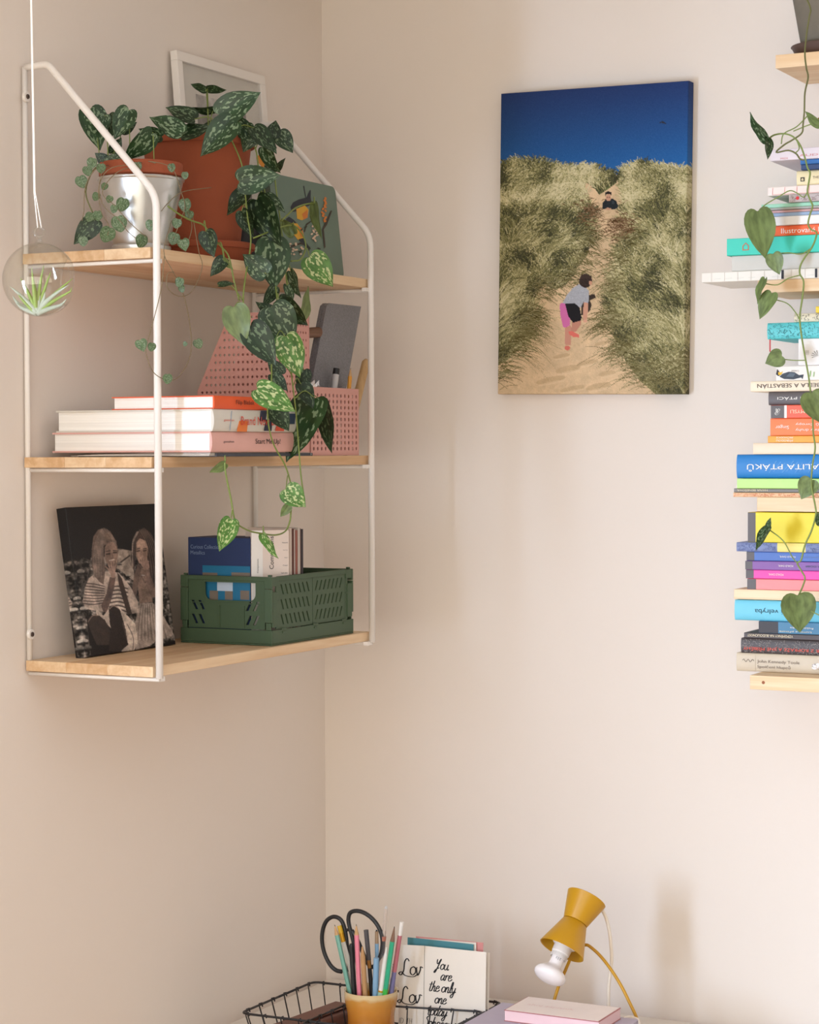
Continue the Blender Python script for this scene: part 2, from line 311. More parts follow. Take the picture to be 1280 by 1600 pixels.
# ---- painter for flat prints (ink stored per vertex)
def invquad(TL, TR, BR, BL):
    A = []; B = []
    for (x, y), (u, v) in zip((TL, TR, BR, BL), ((0, 0), (1, 0), (1, 1), (0, 1))):
        A += [[x, y, 1, 0, 0, 0, -u * x, -u * y], [0, 0, 0, x, y, 1, -v * x, -v * y]]; B += [u, v]
    h = np.append(np.linalg.solve(np.array(A, float), np.array(B, float)), 1).reshape(3, 3)
    def f(P):
        P = np.atleast_2d(np.array(P, float)); Q = np.c_[P, np.ones(len(P))] @ h.T; return Q[:, :2] / Q[:, 2:3]
    return f
class Pic:
    def __init__(s, w_, h_, f): s.w, s.h, s.f = w_, h_, f; s.a = np.zeros((h_, w_, 3)); s.Y, s.X = np.mgrid[0:h_, 0:w_]
    def xy(s, P): q = s.f(P); return np.c_[q[:, 0] * s.w, q[:, 1] * s.h]
    def poly(s, P, col, alpha=1.0, noise=0):
        Q = s.xy(P); inside = np.zeros((s.h, s.w), bool); n = len(Q)
        for i in range(n):
            x0, y0 = Q[i]; x1, y1 = Q[(i + 1) % n]
            if abs(y1 - y0) < 1e-9: continue
            c = ((y0 > s.Y) != (y1 > s.Y)) & (s.X < (x1 - x0) * (s.Y - y0) / (y1 - y0) + x0); inside ^= c
        c = np.array(col, float) + (rng.normal(0, noise, (inside.sum(), 1)) if noise else 0)
        s.a[inside] = s.a[inside] * (1 - alpha) + c * alpha; return inside
    def ell(s, c, rx, ry, col, alpha=1.0, noise=0, rot=0):
        t = np.linspace(0, 2 * PI, 24)[:-1]; cr, sr = math.cos(rot), math.sin(rot)
        return s.poly([(c[0] + rx * math.cos(a) * cr - ry * math.sin(a) * sr, c[1] + rx * math.cos(a) * sr + ry * math.sin(a) * cr) for a in t], col, alpha, noise)
    def line(s, P, wd, col, alpha=1.0):
        P = catmull(P, 8) if len(P) > 2 else [V(p) for p in P]; Q = s.xy(P)
        sc_ = s.w / 300.0
        for i in range(len(Q) - 1):
            a, b = Q[i], Q[i + 1]; d = b - a; L = max(np.hypot(*d), 1e-6)
            x0, x1 = int(min(a[0], b[0]) - wd - 2), int(max(a[0], b[0]) + wd + 3); y0, y1 = int(min(a[1], b[1]) - wd - 2), int(max(a[1], b[1]) + wd + 3)
            x0, y0 = max(x0, 0), max(y0, 0); x1, y1 = min(x1, s.w), min(y1, s.h)
            if x1 <= x0 or y1 <= y0: continue
            X = s.X[y0:y1, x0:x1]; Y = s.Y[y0:y1, x0:x1]; t = np.clip(((X - a[0]) * d[0] + (Y - a[1]) * d[1]) / L ** 2, 0, 1)
            D = np.hypot(X - a[0] - t * d[0], Y - a[1] - t * d[1]); m = np.clip(wd / 2 + 0.5 - D, 0, 1)[..., None] * alpha
            s.a[y0:y1, x0:x1] = s.a[y0:y1, x0:x1] * (1 - m) + np.array(col, float) * m
    def blades(s, base, vec, curl, cols, alpha):
        """many one-texel curved strokes: base (n,2) texels, vec (n,2), curl (n,2)"""
        for t in np.linspace(0, 1, 26):
            p = base + vec * t + curl * t * t; x = p[:, 0].astype(int); y = p[:, 1].astype(int)
            ok = (x >= 0) & (x < s.w) & (y >= 0) & (y < s.h); s.a[y[ok], x[ok]] = s.a[y[ok], x[ok]] * (1 - alpha) + cols[ok] * alpha
def fbm(w_, h_, cell, octs=4):
    out = np.zeros((h_, w_)); amp = 1; tot = 0
    for o in range(octs):
        c = max(1.5, cell / 2 ** o); gw, gh = int(w_ / c) + 3, int(h_ / c) + 3; g = rng.random((gh, gw))
        y, x = np.mgrid[0:h_, 0:w_] / c; xi, yi = x.astype(int), y.astype(int); fx, fy = x - xi, y - yi; fx = fx * fx * (3 - 2 * fx); fy = fy * fy * (3 - 2 * fy)
        out += amp * ((g[yi, xi] * (1 - fx) + g[yi, xi + 1] * fx) * (1 - fy) + (g[yi + 1, xi] * (1 - fx) + g[yi + 1, xi + 1] * fx) * fy); tot += amp; amp *= .5
    return out / tot
def tolin(a):
    a = np.clip(a, 0, 255) / 255; return np.where(a <= .04045, a / 12.92, ((a + .055) / 1.055) ** 2.4)
def picmesh(pic, k, dep, TL, a, b, W, Hh, name, material, parent, r=0.002):
    """grid carrying the ink; wraps k texels round every edge by depth dep. a: right, b: down (unit), n out"""
    n = np.cross(unit(b), unit(a)); w_, h_ = pic.w, pic.h; nx, ny = w_ + 2 * k, h_ + 2 * k
    ii = np.arange(nx) - k; jj = np.arange(ny) - k
    def fold(i, m, L):
        o = np.where(i < 0, -i, np.where(i > m - 1, i - (m - 1), 0)); x = np.clip(i, 0, m - 1) / (m - 1) * L; return x, o / max(k, 1) * dep
    x, dx = fold(ii, w_, W); y, dy = fold(jj, h_, Hh)
    X, Y = np.meshgrid(x, y); DX, DY = np.meshgrid(dx, dy); D = np.maximum(DX, DY)
    # soften the stretched corners and edges
    cx = np.where(ii < 0, -1, np.where(ii > w_ - 1, 1, 0)); cyy = np.where(jj < 0, -1, np.where(jj > h_ - 1, 1, 0))
    P = V(TL) + X[..., None] * V(a) + Y[..., None] * V(b) - D[..., None] * n
    P += (cx[None, :, None] * V(a) * 0.0006 + cyy[:, None, None] * V(b) * 0.0006)
    off = worldloc(parent) if parent is not None else V(0, 0, 0)
    verts = (P - off).reshape(-1, 3)
    q = (np.arange(ny - 1)[:, None] * nx + np.arange(nx - 1)[None, :]).ravel()
    faces = np.c_[q, q + nx, q + nx + 1, q + 1]
    me = bpy.data.meshes.new(name); me.from_pydata(verts.tolist(), [], faces.tolist())
    mi = lambda i, m: np.clip(np.where(i < 0, -i, np.where(i > m - 1, 2 * (m - 1) - i, i)), 0, m - 1)
    col = tolin(pic.a[mi(jj, h_)[:, None], mi(ii, w_)[None, :]]).reshape(-1, 3)
    at = me.color_attributes.new('ink', 'FLOAT_COLOR', 'POINT'); at.data.foreach_set('color', np.c_[col, np.ones(len(col))].ravel())
    me.polygons.foreach_set('use_smooth', [True] * len(me.polygons))
    o = linkm(name, me, material, parent); ORIG[o.name] = tuple(off); return o
def atd(px, py, d): return CP + ray(px, py) * d
def fillet(P, r, k=6):
    P = [V(p) for p in P]; out = [P[0]]
    for i in range(1, len(P) - 1):
        a, b, c = P[i - 1], P[i], P[i + 1]; u, v = unit(a - b), unit(c - b); rr = min(r, np.linalg.norm(a - b) * .45, np.linalg.norm(c - b) * .45)
        for j in range(k + 1):
            t = j / k; out.append((1 - t) ** 2 * (b + u * rr) + 2 * t * (1 - t) * b + t * t * (b + v * rr))
    out.append(P[-1]); return out
# ------------------------------------------------------------------ materials
WALL = mat('wall_paint', (235, 225, 216), rough=0.9, var=0.012, vscale=2.5, bump=0.12, bscale=60)
FLOORM = wood('floor_oak', (172, 138, 102), (194, 160, 124), axis=1, scale=0.3)
WHITE_STEEL = mat('white_steel', (238, 232, 226), rough=0.35, var=0.02)
PINE = wood('pine', (226, 192, 152), (204, 162, 118), axis=1)
PINE2 = wood('pine_pale', (234, 206, 170), (214, 176, 134), axis=1)
PINE_X = wood('pine_spruce', (242, 216, 180), (228, 192, 148), axis=0)
TERRA = mat('terracotta', (152, 76, 46), rough=0.85, var=0.16, vscale=14, bump=0.2, bscale=220)
SOIL = mat('soil', (58, 42, 30), rough=1, var=0.5, vscale=120, bump=1, bscale=300)
STEM = mat('stem_green', (122, 138, 68), rough=0.5, var=0.15)
STEMB = mat('stem_brown_green', (104, 104, 58), rough=0.6, var=0.2)
THREADM = mat('stem_thread', (128, 112, 84), rough=0.6, var=0.2)
INK = mat('black_ink', (26, 24, 26), rough=0.7)
WHITEINK = mat('white_ink', (246, 240, 232), rough=0.6)
PAGES = pages_mat('page_edges', (248, 244, 238))
LF = leafmat('leaf_satin', (34, 58, 30), (128, 150, 116), 0.66, (96, 114, 70))
LD = leafmat('leaf_satin_shaded', (25, 44, 23), (98, 120, 88), 0.67, (84, 100, 62))  # copy of the satin leaf with shade put into its colour
LG = leafmat('leaf_satin_lit', (72, 112, 48), (196, 208, 150), 0.65, (120, 138, 80))  # copy of the satin leaf with light falling on it put into its colour
LBK = leafmat('leaf_underside', (96, 112, 66), (104, 120, 74), 0.9, (86, 102, 58))
LH = leafmat('leaf_heart_marbled', (76, 98, 66), (134, 152, 122), 0.64, (150, 140, 120))
# ------------------------------------------------------------------ room shell
y0, y1, z0, z1 = WIN; YN = -4.6; ZC = 2.75
mb = MB(); mb.box((-0.3, YN, 0), (0, y0, ZC)).box((-0.3, y1, 0), (0, 0.0, ZC)).box((-0.3, y0, 0), (0, y1, z0)).box((-0.3, y0, z1), (0, y1, ZC))
struct(mb.build('wall_left', WALL))
struct(MB().box((-0.3, 0, 0), (3.2, 0.12, ZC)).build('wall_back', WALL))
struct(MB().box((-0.3, YN, -0.1), (3.2, 0.12, 0)).build('floor', FLOORM))
struct(MB().box((-0.3, YN, ZC), (3.2, 0.12, ZC + 0.1)).build('ceiling', mat('ceiling_paint', (236, 230, 222), rough=0.95, bump=0.05)))
struct(MB().box((0, -0.014, 0), (3.2, 0, 0.08)).build('baseboard_back', WHITE_STEEL))
struct(MB().box((0, YN, 0), (0.014, -0.014, 0.08)).build('baseboard_left', WHITE_STEEL))
wf = thing('window_1', 'white framed window in the left wall, out of the picture', 'window', (-0.12, (y0 + y1) / 2, z0)); del wf['category']; wf['kind'] = 'structure'
mb = MB(); fwid = 0.05
mb.box((-0.12, y0, z0), (-0.06, y0 + fwid, z1)).box((-0.12, y1 - fwid, z0), (-0.06, y1, z1)).box((-0.12, y0, z0), (-0.06, y1, z0 + fwid)).box((-0.12, y0, z1 - fwid), (-0.06, y1, z1))
mb.build('window_frame', WHITE_STEEL, wf)
MB().box((-0.095, y0 + .05, z0 + .05), (-0.09, y1 - .05, z1 - .05)).build('pane', thinglass('pane_glass'), wf)
for l in bpy.data.objects:
    if l.name == 'window_daylight': l.location.x = -0.055
# desk (under the frame, carries the things at the bottom)
DZ = 0.785
dk = thing('desk', 'white desk top against the back wall, below the bottom edge of the picture', 'desk', (0.85, -0.36, 0))
MB().obox((0.02, -0.70, DZ - .03), (1.65, 0, 0), (0, 0.68, 0), (0, 0, .03), 0.003).build('desk_top', mat('desk_white', (222, 214, 204), rough=0.5), dk)
for lx in (0.06, 1.6):
    for ly in (-0.66, -0.07): MB().box((lx, ly, 0), (lx + .04, ly + .04, DZ - .0301)).build('leg', PINE, dk)
# ------------------------------------------------------------------ wall shelf on the left wall
ZB, ZM, ZT = 1.5005, 1.8225, 2.143
PN, PFAR = -0.970, -0.272
sh = thing('wall_shelf', 'white steel wall rack with three pine boards and slanted side frames', 'shelf', (0.12, -0.62, 1.48))
for zt in (ZB, ZM, ZT):
    xs = [0.003, 0.0803, 0.158, 0.2432]
    for i in range(3):
        MB().obox((xs[i], -0.976, zt - 0.0165), (xs[i + 1] - xs[i] - 0.0002, 0, 0), (0, 0.714, 0), (0, 0, 0.0165), 0.0007).build('board_stave', PINE2 if (i + int(zt * 10)) % 2 else PINE, sh)
for yy in (PN, PFAR):
    pth = fillet([(0.0075, yy, 2.436), (0.035, yy, 2.437), (0.0512, yy, 2.437), (0.2512, yy, 2.222), (0.2512, yy, 1.482)], 0.022)
    MB().tube(pth, 0.0058, 12).build('front_pole', WHITE_STEEL, sh, smooth=True)
    MB().obox((0.0035, yy - .0045, 1.4985 + .003), (0.0045, 0, 0), (0, 0.009, 0), (0, 0, 2.44 - 1.5015), 0.0012).build('wall_rail', WHITE_STEEL, sh) if False else MB().tube([(0.0065, yy - .001, ZB + .0005), (0.0065, yy - .001, 2.4365)], 0.0045, 10).build('wall_rail', WHITE_STEEL, sh, smooth=True)
    for zt in (ZB, ZM, ZT):
        MB().tube([(0.005, yy + .0, zt - 0.0205), (0.2512, yy, zt - 0.0205)], 0.0032, 8).build('support_rod', WHITE_STEEL, sh, smooth=True)
        s_ = 1 if yy == PN else -1
        MB().box((0.2415, min(yy + s_ * .004, yy + s_ * .016), zt - .0235), (0.2505, max(yy + s_ * .004, yy + s_ * .016), zt - .0168)).build('board_clip', WHITE_STEEL, sh)
    for zz in (hit(43, 152, 'x', .01)[2], hit(55, 990, 'x', .01)[2]):
        t_ = MB().lathe([(0, .0), (.0085, 0), (.0085, .0035), (.0075, .0045), (0, .0045)], (0.0095, yy - .004, zz), (1, 0, 0), 20).build('mounting_tab', WHITE_STEEL, sh, auto=30)
        MB().lathe([(0, .0), (.0040, 0), (.0036, .0015), (.0012, .0018), (.0010, .0004), (0, .0004)], (0.0141, yy - .004, zz), (1, 0, 0), 14).build('screw', mat('screw_steel', (96, 84, 78), rough=.4, metal=.8), t_, auto=30)
# ------------------------------------------------------------------ canvas print of the dunes
P_TL, P_BL, P_TR, P_BR = [hit(*p, 'y', -0.03) for p in ((782.6, 146.6), (779, 615.3), (1074.5, 126.3), (1069.5, 615.3))]
a_ = unit((P_TR - P_TL) + (P_BR - P_BL)); Wc = (np.linalg.norm(P_TR - P_TL) + np.linalg.norm(P_BR - P_BL)) / 2
b_ = unit((P_BL - P_TL) + (P_BR - P_TR)); b_ = unit(b_ - a_ * np.dot(a_, b_)); Hc = (np.linalg.norm(P_BL - P_TL) + np.linalg.norm(P_BR - P_TR)) / 2
cen = (P_TL + P_TR + P_BL + P_BR) / 4; TLc = cen - a_ * Wc / 2 - b_ * Hc / 2
dune = Pic(300, 460, invquad((67, 138), (932, 78), (917, 1527), (57, 1527)))
def paint_dune(p):
    h, w_ = p.h, p.w; v = np.linspace(0, 1, h)[:, None]; u = np.linspace(0, 1, w_)[None, :]
    sky = np.array([30, 52, 102])[None, None] * (1 - np.clip(v / .28, 0, 1))[..., None] + np.array([32, 96, 160])[None, None] * np.clip(v / .28, 0, 1)[..., None]
    p.a[:] = sky * (0.93 + 0.12 * u[..., None]) + rng.normal(0, 2.5, (h, w_, 1))
    n = fbm(w_, h, 40)[..., None]; n2 = fbm(w_, h, 7)[..., None]
    sand = np.array([206, 178, 142]) * (0.86 + .16 * n + .14 * n2) + rng.normal(0, 4, (h, w_, 1))
    m = p.poly([(57, 560), (480, 520), (520, 510), (620, 510), (932, 560), (917, 1540), (40, 1540)], (0, 0, 0)); p.a[m] = sand[m]
    # footprints
    for (x, y, rx, ry) in [(380, 1410, 60, 16), (300, 1460, 70, 14), (470, 1380, 50, 12), (520, 1490, 60, 15), (400, 1500, 60, 12), (350, 1350, 40, 10), (560, 1430, 40, 12), (540, 1290, 40, 10), (560, 690, 14, 6), (545, 780, 18, 6), (540, 860, 22, 7), (530, 940, 20, 6)]:
        p.ell((x, y), rx, ry, (168, 138, 102), .35, rot=-.2); p.ell((x + 5, y + ry), rx * .9, ry * .5, (226, 200, 164), .4, rot=-.2)
    L = [(40, 475), (120, 462), (230, 455), (300, 480), (400, 495), (445, 540), (470, 610), (505, 700), (480, 800), (470, 880), (415, 950), (370, 1020), (320, 1045), (270, 1020), (225, 1060), (215, 1130), (225, 1200), (205, 1270), (150, 1320), (100, 1370), (40, 1400)]
    R = [(612, 570), (630, 510), (700, 475), (800, 485), (950, 510), (940, 1560), (800, 1540), (720, 1470), (650, 1380), (600, 1280), (570, 1190), (580, 1060), (600, 960), (620, 860), (670, 780), (640, 720), (640, 640)]
    C = [(410, 500), (440, 470), (520, 490), (590, 520), (600, 550), (560, 580), (520, 605), (500, 575), (450, 540)]
    masks = []
    for Pn, base in ((L, (92, 88, 58)), (R, (112, 106, 68)), (C, (92, 100, 56))):
        m = p.poly(Pn, base, 1, 16); masks.append(m)
        sh_ = (fbm(w_, h, 30)[..., None] * 1.0 + .45); p.a[m] = (p.a * sh_)[m]
    pal = np.array([[206, 196, 156], [182, 172, 126], [150, 144, 100], [116, 112, 70], [84, 84, 50], [58, 58, 38]], float)
    fa = fbm(w_, h, 34, 3) - .5; fb = fbm(w_, h, 24, 3)
    def grass(m, N, ang0, spread, ln0, ln1, light=0.0):
        ys, xs = np.nonzero(m); k = rng.integers(0, len(ys), N); base = np.c_[xs[k], ys[k]].astype(float); base = base[np.argsort(base[:, 1] + rng.normal(0, 5, N))]
        yi, xi = base[:, 1].astype(int), base[:, 0].astype(int); v_ = base[:, 1] / h
        ang = np.radians(ang0 + fa[yi, xi] * spread * 2.2 + rng.normal(0, 9, N)); L_ = (ln0 + (ln1 - ln0) * v_) * rng.uniform(.6, 1.3, N)
        vec = np.c_[np.sin(ang) * L_, -np.cos(ang) * L_]; droop = np.sign(np.sin(ang)) * L_ * rng.uniform(.0, .55, N)
        curl = np.c_[droop, np.abs(droop) * .55]; t_ = np.clip(fb[yi, xi] * 10.0 - 1.6 - light + rng.normal(0, 1.25, N), 0, 5.49).astype(int)
        p.blades(base, vec, curl, pal[t_] + rng.normal(0, 7, (N, 1)), .8)
    yy_ = np.arange(h)[:, None]; hi = yy_ < h * .42
    grass(masks[0] & hi, 5200, 8, 40, 9, 24, .6); grass(masks[0] & ~hi, 4600, 20, 55, 8, 30, -.3)
    grass(masks[1] & hi, 5200, -6, 40, 9, 26, 1.0); grass(masks[1] & ~hi, 6500, -14, 50, 8, 30, .1); grass(masks[2], 700, 6, 40, 8, 14, -.6)
    def tuft(x0, y0_, n_, a0, a1, L_, col):
        q = p.xy([(x0, y0_)])[0]; base = q + rng.normal(0, 1, (n_, 2)) * (11, 9); an = np.radians(rng.uniform(a0, a1, n_)); l = L_ * rng.uniform(.5, 1.2, n_)
        vec = np.c_[np.sin(an) * l, -np.cos(an) * l]; curl = np.c_[np.sign(np.sin(an)) * l * .35, l * rng.uniform(.35, .95, n_)]
        p.blades(base, vec, curl, np.array([col]) + rng.normal(0, 24, (n_, 1)), .8)
    for q in ((120, 1330, 70, 20, 100, 30), (70, 1420, 60, 10, 80, 26), (200, 1180, 90, 10, 100, 28), (160, 1250, 90, 20, 110, 30), (260, 1040, 70, 20, 110, 22), (380, 990, 60, 20, 110, 18), (440, 900, 60, 20, 110, 17), (470, 800, 60, 30, 110, 16), (600, 1180, 110, -110, -10, 24), (640, 1330, 110, -110, 10, 28),
              (720, 1420, 90, -90, 20, 30), (820, 1480, 90, -60, 40, 30), (610, 1020, 80, -100, -10, 20), (620, 900, 60, -100, -10, 16), (680, 800, 60, -90, 0, 15), (880, 1400, 80, -60, 40, 30), (560, 1210, 40, -110, -40, 22)):
        tuft(*q, (112, 104, 66))
    for q in ((475, 700, 50, 20, 100, 9), (600, 765, 80, -80, 60, 11), (640, 740, 70, -60, 50, 12), (465, 680, 40, -20, 80, 10)): tuft(*q, (116, 90, 62))
    # older child lying at the top of the path
    p.poly([(535, 672), (537, 640), (552, 625), (580, 622), (600, 632), (608, 660), (596, 672)], (30, 36, 42), 1, 5)
    p.ell((563, 618), 12, 16, (196, 150, 124)); p.poly([(548, 612), (549, 594), (562, 587), (577, 594), (577, 610), (570, 602), (555, 603)], (34, 26, 26))
    p.line([(558, 616), (559, 617)], 1.2, (60, 40, 36)); p.line([(568, 616), (569, 617)], 1.2, (60, 40, 36)); p.ell((563, 670), 14, 5, (190, 146, 120)); p.ell((585, 640), 6, 9, (52, 60, 68))
    # small child crawling up, seen from behind
    p.poly([(440, 1105), (470, 1070), (500, 1062), (508, 1080), (480, 1092), (488, 1115), (480, 1140), (462, 1160), (440, 1160)], (58, 46, 38))
    p.poly([(365, 1208), (392, 1208), (394, 1250), (392, 1300), (366, 1300)], (196, 140, 120)); p.ell((376, 1312), 13, 11, (206, 110, 96))
    p.poly([(398, 1192), (440, 1182), (438, 1205), (415, 1238), (392, 1240)], (188, 132, 112)); p.poly([(382, 1234), (400, 1236), (432, 1252), (430, 1264), (405, 1262), (384, 1250)], (218, 112, 100))
    p.poly([(452, 1098), (472, 1100), (470, 1150), (466, 1185), (450, 1188), (448, 1150)], (204, 152, 128)); p.ell((458, 1188), 10, 7, (214, 160, 136))
    m = p.poly([(340, 1115), (346, 1104), (372, 1104), (386, 1150), (388, 1208), (374, 1216), (356, 1216), (344, 1160)], (190, 74, 142)); mm = m & (((p.X + p.Y) % 3) == 0); p.a[mm] = (226, 150, 196)
    p.poly([(364, 1104), (400, 1100), (432, 1122), (442, 1172), (438, 1186), (402, 1196), (380, 1165)], (26, 24, 28))
    p.poly([(354, 1106), (372, 1070), (400, 1036), (428, 1018), (455, 1026), (476, 1048), (476, 1092), (470, 1104), (450, 1100), (436, 1128), (410, 1106)], (166, 168, 176), 1, 7)
    p.ell((459, 1002), 30, 32, (52, 38, 34), 1, 6); p.ell((482, 1012), 8, 10, (196, 146, 120)); p.poly([(430, 996), (440, 974), (462, 968), (486, 980), (490, 1002), (470, 990)], (62, 46, 40))
    p.line([(800, 272), (812, 268), (826, 276)], 1.2, (40, 40, 48)); p.ell((814, 271), 6, 4, (44, 42, 46))
paint_dune(dune)
cv = thing('dune_canvas', 'colour canvas print of two children on a grassy sand dune, hung on the back wall', 'canvas', cen + V(0, .015, 0))
picmesh(dune, 6, 0.027, TLc, a_, b_, Wc, Hc, 'print', printmat('canvas_print'), cv)
n_ = np.cross(a_, b_); n_ = n_ if n_[1] > 0 else -n_
mb = MB(); fo = TLc + n_ * 0.006
for (s0, s1, t0, t1) in ((.003, .035, .003, Hc - .003), (Wc - .035, Wc - .003, .003, Hc - .003), (.035, Wc - .035, .003, .035), (.035, Wc - .035, Hc - .035, Hc - .003)):
    mb.obox(fo + a_ * s0 + b_ * t0, a_ * (s1 - s0), b_ * (t1 - t0), n_ * .022)
mb.build('stretcher', PINE, cv)
# ------------------------------------------------------------------ books
def book(name, label, O, u, v, Ls, D, T, cover, band=None, texts=(), group=None, hard=True, rnd=0.0, pages=None, cov=0.0016, rough=0.5, extra=None):
    """O: low corner of the spine; u along the spine, v into the book, T up. texts: (string, start, height, matname, upside, lift centre)"""
    O, u, v = V(O), unit(u), unit(v); wv = V(0, 0, 1)
    cm = cover if not isinstance(cover, tuple) else mat('cover_%d_%d_%d' % cover, cover, rough=rough, var=.05)
    bk = thing(name, label, 'book', O + u * Ls / 2 + v * D / 2, group)
    e = 0.003 if hard else 0.0002
    prof = [(D, 0), (0.0, 0)] if rnd <= 0 else [(D, 0)] + [(rnd * (1 - math.sin(PI * k / 10)), T * (1 - math.cos(PI * k / 10)) / 2) for k in range(0, 11)]
    if rnd <= 0: prof += [(0.0, T), (D, T)]
    else: prof += [(D, T)]
    if rnd <= 0: prof = [(D, 0), (.001, 0), (0, .001), (0, T - .001), (.001, T), (D, T)]
    inner = [(D, T - cov), (cov + rnd * .3 + .001, T - cov), (cov + rnd * .3 + .001, cov), (D, cov)]
    MB().prism(prof + inner, O, v, wv, u * Ls).build('cover', cm, bk, auto=40)
    MB().obox(O + u * e + v * (cov + rnd * .3 + .0011) + wv * (cov + .0001), u * (Ls - 2 * e), v * (D - e - cov - rnd * .3 - .0012), wv * (T - 2 * cov - .0002)).build('page_block', pages or PAGES, bk)
    yo = -0.0002
    if band:
        for (s0, s1, c) in band:
            MB().prism([(yo, .0006), (yo, T - .0006), (.0005, T - .0003), (.0005, .0003)] if rnd <= 0 else [(p[0] + yo * 1.5, p[1]) for p in prof[1:12]] + [(p[0] + .0003, p[1]) for p in reversed(prof[1:12])], O + u * s0, v, wv, u * (s1 - s0)).build('spine_band', mat('band_%d_%d_%d' % c, c, rough=.55), bk, auto=40)
    for tx in texts:
        s_, st, hh, mt, upd = tx[:5]; wd = tx[5] if len(tx) > 5 else None; zc = tx[6] if len(tx) > 6 else T / 2
        fl = -v * (0.0006)
        if upd: text(s_, O + u * (st + (wd or 0)) + wv * (zc + hh / 2) + fl, -u, -wv, hh, bk, mt, wdt=wd)
        else: text(s_, O + u * st + wv * (zc - hh / 2) + fl, u, wv, hh, bk, mt, wdt=wd)
    return bk
FX, FY = 0.322, -0.9275           # the stack on the middle board: spines face the room
def zat(py, px=331): return hit(px, py, 'y', FY)[2]
zz = [ZM + .0003, zat(706.5), zat(674), zat(638.5), zat(617.5)]
ORANGE = (226, 88, 36)
nb = thing('magazine', 'dark grey thin magazine under the pink book, lowest in the stack on the middle board', 'magazine', (0.2, -0.75, ZM))
T0 = zz[1] - zz[0] - .0002
MB().prism([(0, 0), (0, T0 * .55), (.002, T0 * .6), (.27, T0 * .35), (.27, T0 * .25), (.002, .0008), (.27, 0)][:0] + [(0, 0), (0, T0 - .002), (.001, T0 - .0015), (.26, T0 - .006), (.26, T0 - .007), (.003, T0 - .0025), (.003, .001), (.26, .001), (.26, 0)], (FX - .004, FY + .02, zz[0]), (-1, 0, 0), (0, 0, 1), (0, .30, 0)).build('cover', mat('cover_slate', (66, 68, 76), rough=.6), nb)
for k in range(5): MB().prism([(.0035, .0012 + k * .0011), (.0035, .0019 + k * .0011), (.262 - k * .012, .0018 + k * .0006), (.262 - k * .012, .0012 + k * .0006)], (FX - .004, FY + .003 + k * .001, zz[0]), (-1, 0, 0), (0, 0, 1), (0, .31, 0)).build('page_block', mat('paper_%d' % k, (236 - 6 * k, 228 - 6 * k, 216 - 5 * k), rough=.8), nb)
text('süfferei', (FX - .004, FY + .02 + .085 + .035, zz[0] + T0 * .72), (0, -1, 0), (0, 0, -1), .0045, nb, WHITEINK, wdt=.034, lift=-.0006)
text('5', (FX - .004, FY + .313, zz[0] + T0 * .25), (0, 1, 0), (0, 0, 1), .004, nb, WHITEINK)
book('book', 'thick pink book with white pages, just above the dark magazine on the middle board', (FX, FY, zz[1]), (0, 1, 0), (-1, 0, 0), .285, .30, zz[2] - zz[1] - .0002, (222, 170, 160), texts=(('gestalten', .032, .0042, INK, 0, .031), ('Start Me Up!', .128, .0105, INK, 0, .078)), rnd=.004, cov=.0025)
bz = book('book', 'thick book with a patterned white, orange and navy spine lying on the pink book', (FX + .003, FY + .001, zz[2]), (0, 1, 0), (-1, 0, 0), .28, .296, zz[3] - zz[2] - .0002, (214, 208, 198), texts=(('gestalten', .028, .0045, mat('ink_red', (214, 74, 50)), 0, .030),), rnd=.005, cov=.0025)
RED = MATS['ink_red']; tt = zz[3] - zz[2]
for k, (s0, s1, t0, t1, c) in enumerate(((.068, .100, .001, .5, (226, 120, 50)), (.135, .158, .5, 1, (40, 42, 66)), (.150, .176, .05, .6, (40, 42, 66)), (.155, .175, .6, .95, (232, 226, 220)), (.176, .20, .5, .95, (52, 50, 70)), (.185, .215, .05, .45, (210, 84, 60)), (.205, .25, .4, .9, (60, 74, 96)), (.045, .052, .05, .95, (150, 160, 172)))):
    MB().prism([(s0, t0 * tt), (s1 - .004, t0 * tt), (s1, t1 * tt), (s0 + .006, t1 * tt)] if k != 7 else [(s0, t0 * tt), (s0 + .001, t0 * tt), (s1, t1 * tt), (s1 - .001, t1 * tt)], (FX + .0034 + k * .00005 - .001, FY + .001, zz[2]), (0, 1, 0), (0, 0, .97), (.0012, 0, 0)).build('spine_print', mat('band_%d_%d_%d' % c, c, rough=.55), bz)
text('Brand New Balance', (FX + .0044, FY + .078, zz[2] + .0105), (0, 1, 0), (0, 0, 1), .0135, bz, RED, wdt=.15)
book('book', 'thin orange-spined book on top of the stack on the middle board', (FX + .001, FY + .006, zz[3]), (0, 1, 0), (-1, 0, 0), .23, .19, zz[4] - zz[3] - .0002, ORANGE, texts=(('Filip Blažek', .062, .0085, mat('ink_brown', (84, 36, 22)), 0, .055), ('TYPO', .132, .007, WHITEINK, 0, .03)), rnd=.002)
